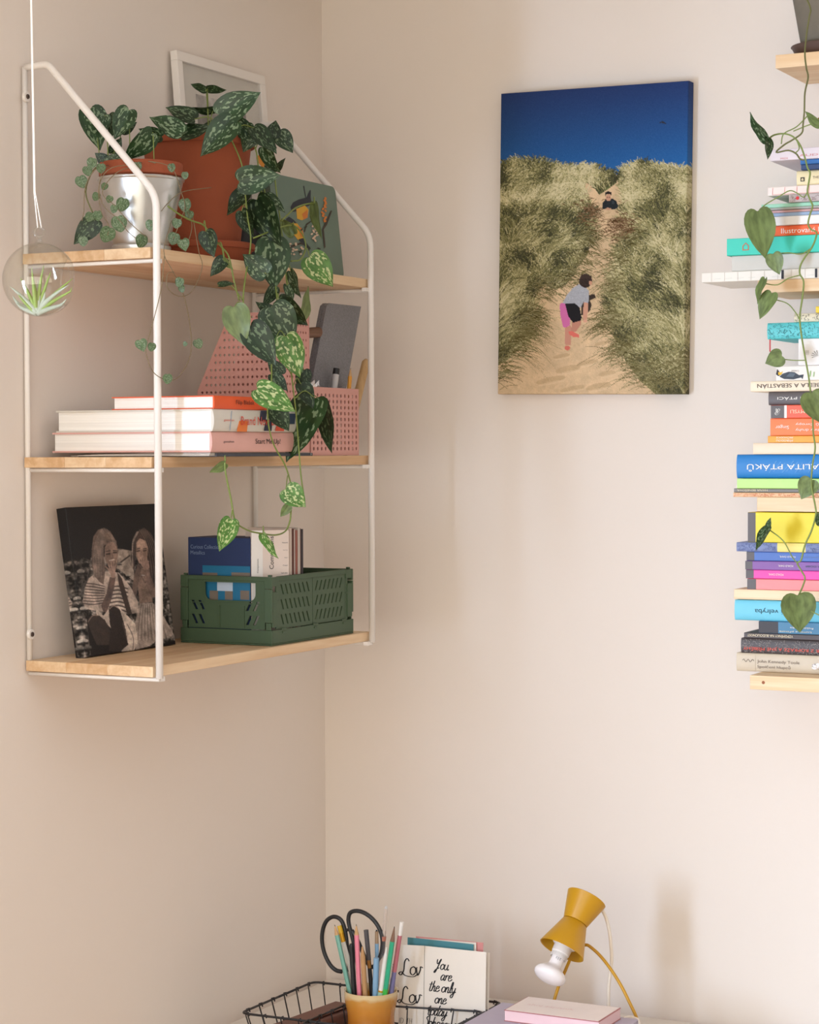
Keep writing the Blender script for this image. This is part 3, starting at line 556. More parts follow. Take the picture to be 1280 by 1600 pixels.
# ------------------------------------------------------------------ leaves
HALF = [(-.003, .02), (-.055, .10), (-.078, .20), (-.060, .31), (.0, .405), (.10, .470), (.22, .50), (.36, .488), (.50, .435), (.64, .345), (.77, .235), (.87, .13), (.95, .05), (1, .004)]
HALFR = [(-.003, .02), (-.05, .12), (-.045, .24), (.03, .36), (.14, .45), (.28, .495), (.42, .50), (.56, .465), (.70, .395), (.82, .30), (.91, .20), (.97, .10), (.995, .04), (1, .004)]
def leaf(base, tip, W, parent, material, roll=0.0, half=None, curl=0.12, fold=0.18, name='leaf', flip=False, toward=None, wav=0.03):
    base, tip = V(base), V(tip); al = tip - base; L = np.linalg.norm(al); u = al / L
    cdir = unit((CP if toward is None else V(toward)) - base); n = unit(cdir - u * np.dot(cdir, u)); ac = np.cross(n, u)
    n, ac = n * math.cos(roll) + ac * math.sin(roll), ac * math.cos(roll) - n * math.sin(roll)
    fl = -1 if flip else 1; vs = []; uvs = []; HF = half or HALF; rows = len(HF); ph = random.random() * 6
    S = [-1, -.66, -.33, 0, .33, .66, 1]
    for (a0, b0) in HF:
        am = max(a0, 0)
        for s in S:
            a1 = am + (a0 - am) * abs(s) ** 1.5; b1 = b0 * s
            z = fold * abs(b1) * W / L * 1.0 - curl * a1 * a1 + wav * math.sin(ph + a1 * 9) * abs(s) ** 2
            vs.append(base + u * a1 * L + ac * b1 * W + n * z * L * (1 if True else fl)); uvs.append((s, a1))
    m = len(S); fs = []
    for i in range(rows - 1):
        for j in range(m - 1):
            q = (i * m + j, i * m + j + 1, (i + 1) * m + j + 1, (i + 1) * m + j); fs.append(q if flip else q[::-1])
    off = worldloc(parent); me = bpy.data.meshes.new(name); me.from_pydata([tuple(p - off) for p in vs], [], fs)
    ul = me.uv_layers.new(name='UVMap'); vi = np.empty(len(me.loops), int); me.loops.foreach_get('vertex_index', vi)
    ul.data.foreach_set('uv', np.array(uvs)[vi].ravel()); me.polygons.foreach_set('use_smooth', [True] * len(me.polygons))
    # faces must show their front to the camera unless flipped
    nr = np.cross(ac, u)
    return linkm(name, me, material, parent)
KIND = {'f': LF, 'd': LD, 'g': LG, 'b': LBK}
def stems(paths, rad, parent, material, name='vine'):
    for P in paths:
        MB().tube(catmull(P, 5), rad, 6).build(name, material, parent, smooth=True)
def leafset(L, fn, parent, anchors, bow=0.012, hearts=False, prad=.0009):
    """L rows: bx,by,tx,ty,w px,kind,layer ; fn(px,py,layer)->3D"""
    for (bx, by, tx, ty, wp, kd, ly) in L:
        b = fn(bx, by, ly); d = depth(b); t = atd(tx, ty, d); Lm = np.linalg.norm(t - b); Wm = wp * d / F
        full = max(Wm, 0.66 * Lm); roll = math.acos(min(1, Wm / full)) * random.choice((-1, 1)) * .96
        if roll == 0: roll = random.uniform(-.25, .25)
        t = CP + (t - CP) * ((d + random.uniform(-.16, .10) * Lm) / depth(t))
        leaf(b, t, full, parent, KIND[kd], roll, curl=random.uniform(.02, .14), fold=random.uniform(.08, .26), wav=random.uniform(.01, .03))
        if anchors:
            A = min(anchors, key=lambda p: np.linalg.norm(p - b) + (0.02 if p[2] < b[2] - .03 else 0))
            if np.linalg.norm(A - b) < .10:
                mid = (A + b) / 2 + V(0, 0, bow) + unit(CP - b) * -.004
                MB().tube(catmull([A, mid, b], 6), prad, 5).build('petiole', STEM, parent, smooth=True)
# ------------------------------------------------------------------ top board: pots
def potmesh(name, c, zb, zt, rb, rtop, rim_h, rim_r, th, m, parent, n=48):
    h = zt - zb; rr = rb + (rtop - rb) * (h - rim_h) / h
    prof = [(0, 0), (rb - .002, 0), (rb, .002), (rr, h - rim_h), (rim_r - .001, h - rim_h + .0005), (rim_r, h - rim_h + .002), (rim_r, h - .002), (rim_r - .0015, h), (rim_r - th, h), (rim_r - th - .001, h - .002), (rb - th, th), (0, th)]
    return MB().lathe(prof, (c[0], c[1], zb), n=n).build(name, m, parent, auto=35)
BP = V(.141, -.68); SZ = ZT + .0003
sa = MB().lathe([(0, 0), (.074, 0), (.076, .002), (.083, .022), (.087, .0225), (.088, .025), (.088, .031), (.086, .0325), (.082, .0315), (.080, .028), (.073, .008), (.070, .006), (0, .006)], (.150, -.68, SZ), n=56).build('pot_saucer', TERRA, None, auto=35)
tag(sa, 'round terracotta saucer under the big terracotta pot', 'saucer')
big = thing('potted_satin_pothos', 'big terracotta pot of satin pothos trailing over the front of the wall rack', 'plant', (BP[0], BP[1], SZ + .0065))
ztop = 2.358
potmesh('pot', BP, SZ + .0065, ztop, .068, .092, .022, .0965, .007, TERRA, big)
MB().lathe([(0, 0), (.05, .003), (.083, .0)], (BP[0], BP[1], ztop - .018)).build('soil', SOIL, big, smooth=True)
def xv(py): return float(np.interp(py, [150, 240, 300, 380, 450, 560, 620, 900], [.235, .25, .262, .275, .292, .325, .338, .338]))
def fbig(px, py, ly): return hit(px, py, 'x', xv(py) + .011 * ly)
V_ = lambda pts, ly=0: [fbig(x, y, ly) for x, y in pts]
s0 = V(BP[0], BP[1], ztop - .015)
vines = [[s0 + V(.03, .02, 0)] + V_([(352, 205), (368, 232), (379, 262), (383, 300), (387, 340), (392, 378), (384, 430), (380, 470), (384, 505)]),
         [s0 + V(.04, .04, 0)] + V_([(395, 225), (405, 270), (412, 330), (422, 380), (430, 440), (434, 500), (425, 560), (424, 600), (418, 645), (426, 690), (446, 728), (457, 765)]),
         [s0 + V(.05, .03, 0)] + V_([(405, 215), (425, 250), (432, 300), (440, 360), (446, 420), (452, 470), (462, 520), (455, 570), (462, 640), (467, 700), (470, 740), (475, 776)]),
         V_([(455, 797), (453, 815), (446, 830), (430, 836), (405, 833), (386, 828), (368, 814), (361, 780), (352, 735), (352, 715)], 0),
         [hit(x, y, 'x', .245 + .02 * k / 6) for k, (x, y) in enumerate([(262, 322), (282, 336), (300, 345), (318, 352), (333, 372), (348, 388), (358, 402), (366, 440), (374, 470)])],
         V_([(396, 372), (450, 352), (470, 362), (478, 385), (470, 405), (455, 408)], 1), V_([(440, 345), (462, 325), (485, 318), (494, 322)], 1)]
stems(vines, .00135, big, STEM)
anch = [p for v in vines for p in catmull(v, 4)] + [s0 + V(.02 * i, .02 * j, .01) for i in range(-2, 4) for j in range(-3, 4)]
def ftop(px, py, ly): return hit(px, py, 'x', .215 + .022 * ly) if px < 400 or py < 215 else fbig(px, py, ly)
TOPL = [(322, 140, 297, 132, 13, 'd', 0), (324, 138, 354, 142, 13, 'd', 0), (344, 180, 406, 143, 46, 'f', 2), (365, 190, 312, 243, 44, 'f', 3),
 (338, 170, 291, 173, 11, 'd', 0), (304, 186, 259, 165, 26, 'd', 0), (284, 208, 234, 180, 32, 'f', 1), (253, 213, 216, 202, 22, 'd', 0), (285, 212, 330, 195, 24, 'd', -1),
 (372, 192, 402, 226, 28, 'f', 1), (398, 198, 381, 238, 34, 'f', 2), (397, 200, 433, 240, 28, 'd', 3), (426, 214, 431, 187, 24, 'd', 1), (436, 208, 458, 238, 30, 'f', 1),
 (412, 230, 434, 272, 22, 'f', 2), (434, 268, 444, 245, 10, 'd', 1), (360, 205, 380, 180, 20, 'd', 0), (340, 196, 300, 212, 20, 'd', -1)]
leafset(TOPL, ftop, big, anch, hearts=False)
MIDL = [(374, 284, 438, 273, 46, 'f', 1.6), (386, 298, 352, 334, 26, 'd', -.4), (415, 306, 446, 332, 18, 'f', .6), (402, 312, 438, 386, 46, 'd', .4), (425, 375, 429, 454, 58, 'f', 1.2),
 (416, 428, 379, 397, 38, 'f', 2.2), (322, 362, 334, 402, 30, 'd', -.8), (351, 404, 328, 431, 22, 'd', 0), (342, 446, 367, 441, 9, 'd', 0), (350, 405, 364, 422, 9, 'b', 0), (484, 402, 521, 447, 46, 'g', 1.6),
 (492, 318, 497, 374, 13, 'b', 1.3), (460, 366, 438, 342, 20, 'b', 1), (366, 480, 381, 540, 46, 'b', -.4), (424, 480, 459, 541, 60, 'f', 1.0), (436, 470, 481, 509, 36, 'd', .2), (391, 510, 431, 571, 48, 'd', .7),
 (446, 526, 468, 591, 48, 'g', 2.0), (449, 446, 456, 482, 14, 'f', 1), (470, 499, 487, 449, 15, 'b', .4), (455, 424, 468, 466, 15, 'f', .8), (475, 578, 471, 617, 26, 'd', .2), (402, 608, 463, 640, 42, 'g', 1.5),
 (428, 636, 452, 673, 34, 'd', .2), (492, 622, 445, 721, 58, 'f', 1.4), (505, 628, 517, 709, 26, 'd', .4), (352, 724, 328, 740, 15, 'b', 0), (447, 764, 478, 792, 38, 'g', .8), (452, 790, 438, 808, 15, 'b', .2),
 (361, 812, 343, 862, 32, 'g', .4), (412, 834, 434, 874, 14, 'g', .4), (432, 498, 400, 470, 22, 'd', -.3), (440, 585, 418, 560, 24, 'd', -.2), (425, 585, 450, 610, 22, 'd', 0), (470, 600, 490, 640, 26, 'd', .1),
 (410, 215, 432, 232, 20, 'd', .4), (418, 262, 408, 302, 24, 'd', .2), (430, 448, 412, 480, 20, 'd', 0), (378, 330, 396, 372, 24, 'd', -1.0)]
leafset(MIDL, fbig, big, anch)
leaf(fbig(404, 243, .3), fbig(414, 264, .3), .013, big, mat('yellow_leaf', (196, 128, 44), rough=.6), .4, name='yellowed_leaf')
# small pot inside a zinc planter
ZP = V(.168, -.888)
zn = MB().lathe([(0, 0), (.044, 0), (.046, .001), (.047, .010), (.0435, .013), (.045, .017), (.0665, .112), (.0685, .1135), (.0690, .1155), (.0680, .117), (.0662, .1165), (.0645, .112), (.043, .016), (0, .014)], (ZP[0], ZP[1], SZ), n=64).build('zinc_planter', mat('brushed_zinc', (214, 214, 212), rough=.34, metal=1.0, var=.06, bump=.05, bscale=90), None, auto=40)
tag(zn, 'small round silver metal planter at the near end of the top board', 'planter')
sm = thing('potted_satin_pothos', 'small satin pothos in a terracotta pot sunk in the silver planter', 'plant', (ZP[0], ZP[1], SZ + .02))
MB().lathe([(0, 0), (.038, 0), (.060, .094), (.0625, .098), (.0655, .100), (.0662, .1185), (.065, .120), (.0605, .120), (.0595, .118), (.057, .09), (0, .088)], (ZP[0], ZP[1], SZ + .0205), n=56).build('pot', TERRA, sm, auto=35)
MB().lathe([(0, .004), (.03, .002), (.0575, 0)], (ZP[0], ZP[1], SZ + .128)).build('soil', SOIL, sm, smooth=True)
dz = depth((ZP[0], ZP[1], 2.26)); s1 = V(ZP[0], ZP[1], SZ + .132)
def fsm(px, py, ly): return atd(px, py, dz - .02 - .022 * ly)
anch2 = [s1 + V(.015 * i, .015 * j, .005) for i in range(-3, 4) for j in range(-3, 4)]
SML = [(141, 170, 158, 233, 46, 'f', 0), (164, 180, 158, 214, 22, 'f', .6), (181, 178, 172, 216, 20, 'd', -.2), (202, 172, 178, 217, 36, 'f', .8), (238, 208, 195, 252, 34, 'f', 1.2), (168, 254, 148, 239, 20, 'd', .2),
 (188, 252, 158, 252, 24, 'f', .8), (203, 255, 186, 236, 18, 'd', 0), (150, 344, 115, 382, 34, 'd', 2.4), (190, 205, 214, 190, 20, 'd', -.8), (175, 240, 190, 215, 20, 'd', -.4)]
leafset(SML, fsm, sm, anch2, bow=.02)
stems([[s1 + V(-.03, -.03, 0), fsm(150, 262, 1.2), fsm(134, 300, 2.4), fsm(150, 344, 2.4)]], .0012, sm, STEMB)
# string of hearts
sh2 = thing('string_of_hearts_plant', 'string of hearts with thin trailing stems and tiny round leaves around the silver planter', 'plant', (ZP[0], ZP[1], SZ + .135))
def fh(px, py, ly=0):
    return atd(px, py, dz - .085) if py < 385 and px < 252 else (hit(px, py, 'x', .262 + .006 * ly) if py > 380 else hit(px, py, 'x', .246))
root = [s1 + V(-.02, -.05, .002), s1 + V(.035, -.035, .002), s1 + V(.05, .0, .002)]
TH = [([(0, 0)], 0)]
hv = [[root[0]] + [fh(*p) for p in ((152, 262), (134, 290), (131, 330), (128, 345))], [root[0]] + [fh(*p) for p in ((160, 268), (155, 300), (165, 325), (188, 345), (200, 362), (220, 378))],
      [root[1]] + [fh(*p) for p in ((185, 268), (160, 300), (180, 322), (205, 350), (228, 370))], [root[1]] + [fh(*p) for p in ((175, 262), (155, 290), (158, 330), (170, 352), (168, 368))],
      [root[2]] + [fh(*p) for p in ((232, 252),)] + [hit(*p, 'x', .247) for p in ((268, 262), (283, 300), (289, 322), (282, 345), (271, 373))],
      [hit(252, 330, 'x', .2465), hit(262, 318, 'x', .2465), hit(285, 300, 'x', .247), hit(330, 293, 'x', .247)],
      [hit(268, 345, 'x', .248), fh(256, 392), fh(268, 420), fh(281, 445), fh(292, 480), fh(299, 528), fh(296, 560), fh(280, 588), fh(262, 594), fh(240, 582), fh(229, 555), fh(229, 540), fh(240, 500), fh(252, 450), fh(257, 400)],
      [hit(300, 330, 'x', .247), fh(310, 390), fh(316, 418), fh(300, 455), fh(280, 463), fh(262, 450), fh(262, 428), fh(272, 425)],
      [hit(289, 322, 'x', .247), hit(300, 352, 'x', .247), hit(292, 385, 'x', .2485)], [root[1]] + [fh(*p) for p in ((215, 256), (236, 300), (243, 340), (235, 353))]]
stems(hv, .00065, sh2, THREADM)
HL = [(143, 256, 9), (128, 285, 10), (137, 268, 8), (163, 292, 6), (150, 308, 7), (191, 321, 11), (187, 351, 13), (140, 340, 8), (153, 338, 8), (167, 368, 13), (178, 327, 7), (171, 312, 6), (235, 353, 9), (221, 378, 11), (268, 263, 7), (289, 275, 6), (289, 322, 11), (295, 337, 8), (276, 350, 8), (271, 374, 10), (288, 384, 10),
      (280, 442, 8), (284, 452, 6), (222, 541, 10), (237, 543, 7), (310, 538, 8), (289, 538, 4), (262, 593, 8), (158, 264, 8), (214, 262, 8), (130, 378, 8)]
for (x, y, r) in HL:
    c = fh(x, y, 1); d = depth(c); R = r * d / F; ang = random.uniform(-.6, .6); upv = unit(V(math.sin(ang) * .9, .3 * math.sin(ang), 1))
    leaf(c + upv * R, c - upv * R * .9, R * 1.95, sh2, LH, random.uniform(-.5, .5), curl=.1, fold=.05, name='leaf', half=HALFR if R < .009 or (x % 3) else None)
# dark filler added for the shade between the terracotta pot and the green tin
dp = MB().lathe([(0, 0), (.033, 0), (.036, .003), (.040, .085), (.039, .087), (.037, .086), (.033, .006), (0, .005)], (.135, -.535, SZ), n=36).build('gap_shade_filler', mat('gap_shade_black', (28, 28, 28), rough=.5), None, auto=35)
tag(dp, 'added dark filler for the shaded gap between the terracotta pot and the green bird tin', 'cup')
# white picture frame against the wall
fr = thing('picture_frame', 'white picture frame with a black and white photo, leaning on the wall behind the pots', 'picture frame', (.03, -.39, SZ))
fTL = hit(276, 80, 'x', .019); fTR = hit(414, 117, 'x', .019); yL, yR = fTL[1], fTR[1]; zTop = (fTL[2] + fTR[2]) / 2
O = V(.050, yL, SZ); upf = unit(V(.019 - .050, 0, zTop - SZ)); Hf = float(np.linalg.norm(V(.019 - .05, 0, zTop - SZ))); rf = V(0, 1, 0); nf = np.cross(rf, upf); nf = nf if nf[0] > 0 else -nf; Wf = yR - yL
fwd = .017
for (s0_, s1_, t0_, t1_) in ((0, Wf, 0, fwd), (0, Wf, Hf - fwd, Hf), (0, fwd, fwd, Hf - fwd), (Wf - fwd, Wf, fwd, Hf - fwd)):
    MB().obox(O + rf * s0_ + upf * t0_ - nf * .014, rf * (s1_ - s0_), upf * (t1_ - t0_), nf * .014, .001).build('frame_bar', WHITE_STEEL, fr)
MB().obox(O + rf * fwd + upf * fwd - nf * .012, rf * (Wf - 2 * fwd), upf * (Hf - 2 * fwd), nf * .003).build('mat_board', mat('mat_board', (226, 222, 214), rough=.9), fr)
gp = Pic(90, 120, invquad((0, 0), (90, 0), (90, 120), (0, 120))); nz = fbm(90, 120, 26)[..., None]; nz2 = fbm(90, 120, 6)[..., None]
gp.a[:] = np.clip(60 + 190 * nz + 60 * (nz2 - .5), 0, 255) * np.array([1, .98, .96]); gp.ell((45, 50), 20, 26, (70, 68, 70), .7, 8); gp.ell((58, 40), 14, 18, (190, 186, 182), .7, 8)
mgn = .066
picmesh(gp, 0, 0, O + rf * mgn + upf * (Hf - mgn) - nf * .0085, rf, -upf, Wf - 2 * mgn, Hf - 2 * mgn - .02, 'photo', printmat('photo_print', .4, 0), fr)
MB().obox(O + rf * (fwd + .0002) + upf * (fwd + .0002) - nf * .0045, rf * (Wf - 2 * fwd - .0004), upf * (Hf - 2 * fwd - .0004), nf * .0015).build('glass', thinglass('frame_glass'), fr)
# green tin with birds
TX = .205
tBR = hit(538, 433, 'x', TX); tBL = hit(435, 417, 'x', TX); tTR = hit(526, 286, 'x', TX - .016)
O = V(TX, tBL[1], SZ); upt = unit(V(-.016, -.004, .166)); Ht = .168; Wt = tBR[1] - tBL[1]; rtv = V(0, 1, 0); nt_ = np.cross(rtv, upt); nt_ = nt_ if nt_[0] > 0 else -nt_; rc = .012
TINM = mat('tin_green', (104, 124, 110), rough=.42, var=.03)
tin = thing('bird_tin', 'flat sage green tin with painted yellow birds on the top board', 'tin', (TX - .01, (tBL[1] + tBR[1]) / 2, SZ))
rr = []
for (cx, cy_, a0) in ((rc, rc, PI), (Wt - rc, rc, 1.5 * PI), (Wt - rc, Ht - rc, 0), (rc, Ht - rc, .5 * PI)):
    rr += [(cx + rc * math.cos(a0 + k * PI / 12), cy_ + rc * math.sin(a0 + k * PI / 12)) for k in range(7)]
MB().prism(rr, O - nt_ * .018, rtv, upt, nt_ * .010).build('body', TINM, tin, auto=30)
MB().prism(rr, O - nt_ * .0078, rtv, upt, nt_ * .0078).build('lid', TINM, tin, auto=30)
def tp(zx, zy): # point on the lid from the enlarged crop
    px, py = 280 + zx / 4, 60 + zy / 4; d = ray(px, py); n = nt_; t = np.dot(O - CP, n) / np.dot(d, n); return CP + d * t
def flat(polys, cmap, parent, lift=.0003):
    for i, (c, P) in enumerate(polys):
        cu = bpy.data.curves.new('p', 'CURVE'); cu.dimensions = '2D'; cu.fill_mode = 'BOTH'; sp = cu.splines.new('POLY')
        Q = [(np.dot(p - O, rtv), np.dot(p - O, upt)) for p in P]; sp.points.add(len(Q) - 1)
        for k, q in enumerate(Q): sp.points[k].co = (q[0], q[1], 0, 1)
        sp.use_cyclic_u = True
        place(curve_mesh(cu), O + nt_ * (lift + .00004 * i), rtv, upt, nt_, 'painted_motif', mat('paint_%d_%d_%d' % c, c, rough=.5), parent)
def blob(cx, cy, rx, ry, rot=0, n=12): return [tp(cx + rx * math.cos(a) * math.cos(rot) - ry * math.sin(a) * math.sin(rot), cy + rx * math.cos(a) * math.sin(rot) + ry * math.sin(a) * math.cos(rot)) for a in [2 * PI * k / n for k in range(n)]]
def pl(*q): return [tp(*p) for p in q]
NAVY, YEL, OR_, CRM = (34, 40, 50), (212, 160, 48), (206, 120, 48), (214, 186, 160)
mot = [(NAVY, pl((700, 1050), (715, 1020), (750, 1000), (800, 985), (822, 935), (828, 940), (826, 985), (834, 1020), (810, 1040), (760, 1045), (735, 1075), (705, 1080))), (YEL, pl((735, 1060), (790, 1035), (812, 1060), (805, 1105), (770, 1130), (740, 1120))), (OR_, pl((770, 1090), (805, 1060), (806, 1110), (780, 1125))),
       (NAVY, pl((780, 915), (786, 912), (798, 985), (794, 990))), (NAVY, pl((670, 1125), (690, 1110), (720, 1130), (750, 1165), (760, 1230), (730, 1225), (690, 1180))), (YEL, pl((705, 1150), (740, 1150), (775, 1200), (780, 1240), (745, 1255), (712, 1215))), (OR_, pl((740, 1165), (770, 1180), (782, 1230), (760, 1235))), (NAVY, pl((745, 1250), (775, 1240), (818, 1300), (812, 1320))),
       ((60, 50, 40), pl((950, 1058), (958, 1062), (925, 1150), (905, 1180), (915, 1290), (905, 1300), (893, 1180), (912, 1140))), ((60, 50, 40), pl((655, 1345), (700, 1290), (760, 1268), (800, 1290), (760, 1280), (705, 1302))), ((60, 50, 40), pl((780, 1200), (795, 1150), (830, 1125), (832, 1132), (800, 1158), (786, 1205)))]
flat(mot, None, tin); r2 = random.Random(3)
ms_ = [[], [], []]
for k in range(26): ms_[0].append(blob(840 + r2.uniform(-20, 20), 1090 + k * 7, 9, 6, r2.uniform(-1, 1), 7))
for k in range(14): ms_[1].append(blob(902 + r2.uniform(-14, 14), 1000 + k * 11, 10, 7, r2.uniform(-1, 1), 7))
for k in range(16): ms_[0].append(blob(r2.uniform(655, 770), r2.uniform(1280, 1350), 8, 6, 0, 7))
for k in range(10): ms_[2].append(blob(r2.uniform(670, 930), r2.choice((1300, 1230, 1190, 1330)) + r2.uniform(-15, 15), 12, 5, r2.uniform(-1, 1), 7))
for gi, (c, B) in enumerate(zip((CRM, OR_, (50, 56, 40)), ms_)):
    mb = MB()
    for i, P in enumerate(B): mb.add([p + nt_ * (.0009 + .00003 * i) for p in P], [tuple(range(len(P)))])
    mb.build('painted_blossom', mat('paint_%d_%d_%d' % c, c, rough=.5), tin)
# ------------------------------------------------------------------ middle board: pink organisers
PINK = mat('pink_plastic', (212, 156, 146), rough=.5, var=.03)
def octo(cx, cy, r, n=8, sx=1): return [(cx + sx * r * math.cos(2 * PI * (k + .5) / n), cy + r * math.sin(2 * PI * (k + .5) / n)) for k in range(n)]
mg = thing('magazine_holder', 'pink perforated magazine holder with slanted sides behind the book stack', 'magazine holder', (.15, -.53, ZM + .0004))
xa = hit(309, 610, 'y', -.565)[0]; xb = hit(350, 530, 'y', -.565)[0]; MZ = ZM + .0005; hA = .112; hB = .245
out = [(xa, 0), (.240, 0), (.240, hB), (xb + .005, hB), (xb - .012, hA + .10), (xa, hA)]
def inside(p, P, mg_=.005):
    c = False; n = len(P)
    for i in range(n):
        (x0_, y0_), (x1_, y1_) = P[i], P[(i + 1) % n]
        if (y0_ > p[1]) != (y1_ > p[1]) and p[0] < (x1_ - x0_) * (p[1] - y0_) / (y1_ - y0_) + x0_: c = not c
        d = V(x1_ - x0_, y1_ - y0_); t = np.clip(np.dot(V(p) - V(x0_, y0_), d) / np.dot(d, d), 0, 1)
        if np.linalg.norm(V(p) - V(x0_, y0_) - d * t) < mg_: return False
    return c
out = [(xa, 0), (.240, 0), (.240, hB), (xb + .012, hB), (xa, hA)]
holes = [octo(x, y, .0024) for x in np.arange(xa + .010, .236, .0092) for y in np.arange(.020, hB, .0128) if inside((x, y), out)]
for yy in (-.565, -.480): plate(out, holes, .0022, (0, yy, MZ), (1, 0, 0), (0, 0, 1), 'side_panel', PINK, mg)
hw = .085 - .0022
holes = [octo(x, y, .0024) for x in np.arange(.009, hw - .005, .0092) for y in np.arange(.020, hB - .006, .0128)]
plate([(0, 0), (hw, 0), (hw, hB), (0, hB)], holes, .0022, (.2385, -.5638, MZ), (0, 1, 0), (0, 0, 1), 'front_panel', PINK, mg)
MB().box((xa + .0025, -.5637, MZ), (.237, -.4813, MZ + .002)).build('base', PINK, mg)
plate([(0, 0), (hw, 0), (hw, hA), (0, hA)], [], .0022, (xa + .0012, -.5638, MZ), (0, 1, 0), (0, 0, 1), 'back_panel', PINK, mg)
# pen box
pb = thing('pen_box', 'pink perforated open box with pens, at the far end of the middle board', 'box', (.19, -.375, MZ))
py0 = -.470; py1 = hit(560, 660, 'x', .236)[1]; pz = hit(560, 608, 'x', .236)[2] - MZ; px0 = .130; px1 = .236; Lb = py1 - py0
cols = np.linspace(.0105, Lb - .0095, 12); rws = np.linspace(.012, pz - .014, 10)
plate([(0, 0), (Lb, 0), (Lb, pz), (0, pz)], [octo(x, y, .0036, sx=.85) for x in cols for y in rws], .002, (px1, py0, MZ), (0, 1, 0), (0, 0, 1), 'front_panel', PINK, pb)
plate([(0, 0), (Lb, 0), (Lb, pz), (0, pz)], [octo(x, y, .0036, sx=.85) for x in cols for y in rws], .002, (px0, py0, MZ), (0, 1, 0), (0, 0, 1), 'back_panel', PINK, pb)
wd_ = px1 - px0 - .002
for yy in (py0 + .001, py1 - .001): plate([(0, 0), (wd_, 0), (wd_, pz), (0, pz)], [octo(x, y, .0036, sx=.85) for x in np.linspace(.012, wd_ - .012, 8) for y in rws], .002, (px0 + .001, yy, MZ), (1, 0, 0), (0, 0, 1), 'side_panel', PINK, pb)
MB().box((px0 + .0012, py0 + .0022, MZ), (px1 - .0012, py1 - .0022, MZ + .002)).build('base', PINK, pb)
# felt case
FELT = mat('grey_felt', (122, 121, 125), rough=1, var=.55, vscale=420, bump=.5, bscale=500, sheen=.3)
fBL = hit(486, 590, 'x', .200); fBR = hit(541, 610, 'x', .200); fTLp = hit(508, 474, 'x', .200); fTRp = hit(562, 478, 'x', .200)
sh_ = unit(fTLp - fBL)
zb_ = MZ + .003
def pr(px, py): return V(0, hit(px, py, 'x', .2)[1], hit(px, py, 'x', .2)[2])
pA, pB, pC, pD = pr(485, 592), pr(538, 612), pr(562, 479), pr(507, 474)
ext = (zb_ - pA[2]) / (pD[2] - pA[2]); pA = pA + (pD - pA) * ext; ext = (zb_ - pB[2]) / (pC[2] - pB[2]); pB = pB + (pC - pB) * ext
poly = [(p[1], p[2]) for p in (pA, pB, pC)] + [(pD[1] + .012, pD[2] + .001), (pD[1] + .002, pD[2] - .004), (pD[1] - .003, pD[2] - .014)]
fc = thing('felt_case', 'grey felt pencil case standing in the pink pen box', 'case', (.2, pA[1], zb_))
MB().prism(poly, (.190, 0, 0), (0, 1, 0), (0, 0, 1), (.0065, 0, 0)).build('back_side', FELT, fc); MB().prism([(y + (.0008 if i in (0, 3, 4, 5) else -.0004), z) for i, (y, z) in enumerate(poly)], (.1968, 0, 0), (0, 1, 0), (0, 0, 1), (.0065, 0, 0)).build('front_side', FELT, fc)
dA = V(0, pD[1] - pA[1], pD[2] - pA[2])
for k in range(22):
    p = V(.2036, pA[1] + .0055, pA[2]) + dA * (.42 + k * .023); MB().tube([p, p + unit(dA) * .003], .00035, 5).build('stitch', mat('thread_grey', (150, 146, 148), rough=.9), fc)
def stick(name, label, cat, p0, p1, segs, group=None, n=14):
    """cylindrical thing from p0 to p1; segs = [(name, t0, t1, r0, r1, material)] with t in 0..1"""
    p0, p1 = V(p0), V(p1); t_ = thing(name, label, cat, p0, group)
    for (nm, a, b, r0, r1, m) in segs:
        MB().tube([p0 + (p1 - p0) * a, p0 + (p1 - p0) * b], [max(r0, 1e-4), max(r1, 1e-4)], n).build(nm, m, t_, auto=40)
    return t_
GREYP = mat('plastic_light_grey', (196, 194, 194), rough=.4); BLACKP = mat('plastic_black', (32, 32, 34), rough=.45)
def at_x(px, py, x): return hit(px, py, 'x', x)
stick('marker_pen', 'white marker pen with a black cap end in the pink pen box', 'pen', (.218, at_x(515, 640, .22)[1] - .01, MZ + .003), at_x(526, 576, .222), [('barrel', 0, .93, .0058, .0058, GREYP), ('cap', .93, 1, .0060, .0060, BLACKP)])
stick('craft_stick', 'wide wooden stick with a round top at the far end of the pink pen box', 'stick', (.205, at_x(545, 640, .205)[1] - .02, MZ + .003), at_x(573, 562, .205), [('shaft', 0, .97, .0085, .0078, wood('stick_wood', (206, 170, 122), (184, 146, 98), axis=2)), ('tip', .97, 1.0, .0078, .004, wood('stick_wood', (206, 170, 122), (184, 146, 98), axis=2))])
PENC = mat('pencil_yellow', (226, 154, 34), rough=.45); WOODT = mat('pencil_wood', (206, 164, 118), rough=.8); LEAD = mat('pencil_lead', (50, 46, 46), rough=.5)
stick('pencil', 'yellow pencil in the pink pen box beside the wooden stick', 'pencil', (.224, at_x(540, 640, .224)[1] - .006, MZ + .003), at_x(548, 575, .224), [('barrel', 0, .9, .0036, .0036, PENC), ('tip', .9, .985, .0036, .0008, WOODT), ('lead', .985, 1, .0008, .0002, LEAD)], n=6)
CLEAR = mat('clear_wrap', (246, 246, 246), rough=.12, trans=.85)
cp = thing('clear_packet', 'crumpled clear plastic packet in the pink pen box, left of the marker', 'packet', (.215, at_x(493, 620, .215)[1], MZ + .003))
c0 = at_x(493, 618, .218); P = []
mb = MB()
for i in range(6):
    for j in range(5): P.append(c0 + V(.004 * math.sin(i * 2.1 + j * 1.3), (i - 2.5) * .0052, (j - 2) * .011 + .006 * math.sin(i * 1.9)))
